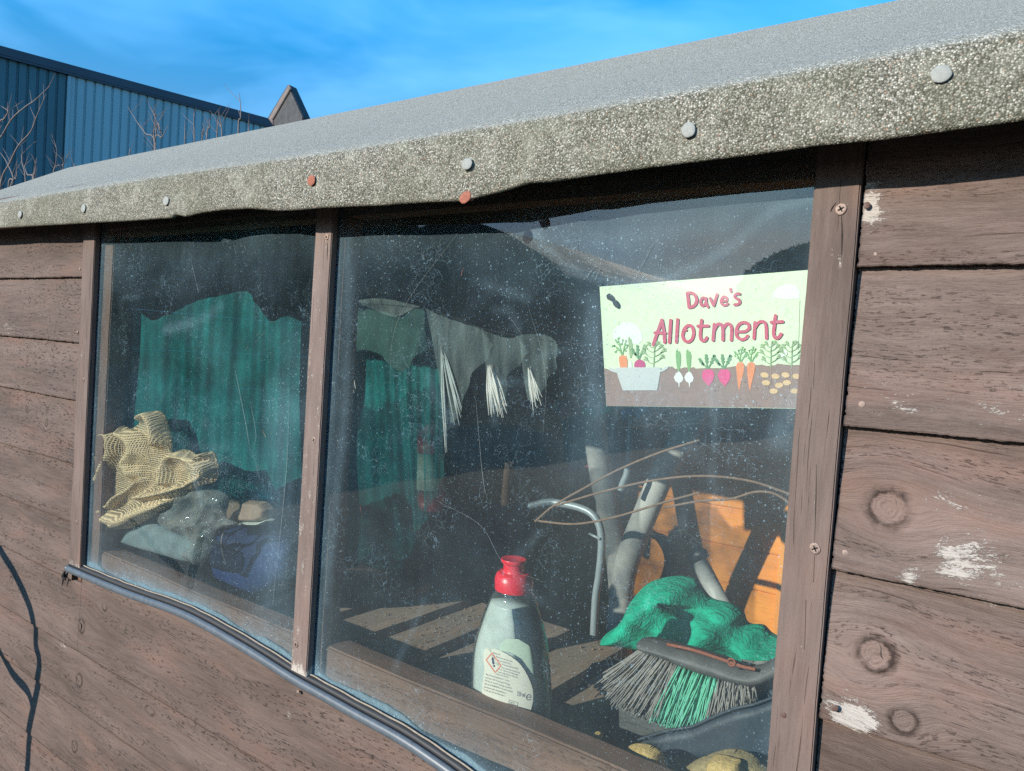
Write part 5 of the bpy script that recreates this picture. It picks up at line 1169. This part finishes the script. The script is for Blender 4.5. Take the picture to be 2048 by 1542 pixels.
shrub(3.4, [[(1080, 860), (1083, 700)], [(1138, 830), (1135, 740), (1133, 650)], [(1178, 830), (1180, 760)], [(1210, 810), (1225, 750), (1228, 690)], [(1270, 800), (1275, 720), (1282, 640)], [(1300, 800), (1290, 740), (1270, 700)], [(1395, 780), (1408, 690), (1408, 620), (1400, 545)], [(1455, 770), (1457, 730)]], 'row of upright bare stems left of the diamond finial', .006, 4)

# ================================================================ OUTSIDE, IN FRONT (mirrored in the panes, shading the wall)
def leafball(name, c, rad, n, leaf, lab, cat, grp=None, sd=0, trunk=True, rough=1.0):
    r = np.random.RandomState(sd); e = empty(name, lab, cat, grp); V = []; Fc = []
    for i in range(n):
        d = r.randn(3); d /= np.linalg.norm(d); k = 1+.12*math.sin(d[0]*7+sd)+.1*math.sin(d[2]*9+d[1]*6)
        k = 1+(k-1)*rough; p = np.array(c)+d*np.array(rad)*k*(r.rand()**(.25*rough)); u = r.randn(3); u /= np.linalg.norm(u); w = np.cross(u, r.randn(3)); w /= max(np.linalg.norm(w), 1e-6); o = len(V); s = leaf*(.6+r.rand())
        V += [p-u*s, p+w*s*.5, p+u*s, p-w*s*.5]; Fc.append((o, o+1, o+2, o+3))
    pymesh('crown', V, Fc, 'leaf', e, smooth=False)
    if trunk: V, Fc = tube_geo([(c[0], c[1], gz), (c[0]+.05, c[1], c[2]*.5+gz*.5), (c[0], c[1], c[2]+rad[2]*.3)], [rad[0]*.09, rad[0]*.07, rad[0]*.03], 8); pymesh('trunk', V, Fc, 'trunk', e)
    return e
leafball('round_bush', (-1.70, -6.0, .46), (.70, .7, .70), 26000, .030, 'round dark bush mirrored at the top right of the right pane', 'bush', sd=1, rough=.15)
pt = empty('polytunnel', 'dark netted polytunnel mirrored in the right pane', 'polytunnel')
V = []; cxp, rp = -11.2, 3.9
for yy in np.linspace(-12, -24, 13):
    for a in np.linspace(0, math.pi, 33): V.append((cxp+rp*math.cos(a), yy, gz+.9+ (rp*.84)*math.sin(a)*(1+.004*math.sin(yy*3))))
Fc = gridfaces(13, 33); cI = len(V); V.append((cxp, -12, gz)); Fc += [(cI, i, i+1) for i in range(32)]
V += [(cxp+rp, -12, gz), (cxp-rp, -12, gz), (cxp+rp, -24, gz), (cxp-rp, -24, gz)]; Fc += [(cI, cI+1, 0), (cI, 32, cI+2), (cI+1, cI+3, 12*33, 0), (cI+2, 32, 12*33+32, cI+4)]
pymesh('cover', V, Fc, 'net', pt, smooth=False)
for i, a in enumerate(np.linspace(-13.5, -33, 10)):
    leafball('hedge_tree', (a-1, -12.5-.35*i, 1.0+.1*i), (2.3, 1.4, 3.2+.12*i), 5000, .16, ['', 'second ', 'third ', 'fourth ', 'fifth ', 'sixth ', 'seventh ', 'eighth ', 'ninth ', 'tenth '][i].strip().capitalize()+(' dark' if i else 'Dark')+' evergreen from the polytunnel mirrored in the left pane', 'tree', 'evergreens beyond the polytunnel', sd=20+i)
# leaning bent stem that throws the dark shadow on the boards at lower left
sdv = np.array([SUNDIR.x, SUNDIR.y, SUNDIR.z]); 
def cast(P, s, w0=.008): return [at(a, b, .008)-sdv*s for a, b in P]
stem = empty('bent_stake', 'dark bent stake standing just left of the picture, its shadow on the lower boards', 'stake')
tube('stake_shaft', cast([(-22, 1060), (0, 1105), (22, 1140), (52, 1200), (66, 1250), (68, 1290), (76, 1330), (66, 1400), (55, 1470), (52, 1542), (45, 1700)], .55), .0115, 'trunk', stem, seg=12)
tube('side_branch', cast([(-40, 1240), (-10, 1290), (20, 1345), (50, 1380), (62, 1412)], .5), [.006, .010, .011, .010], 'trunk', stem, seg=10)
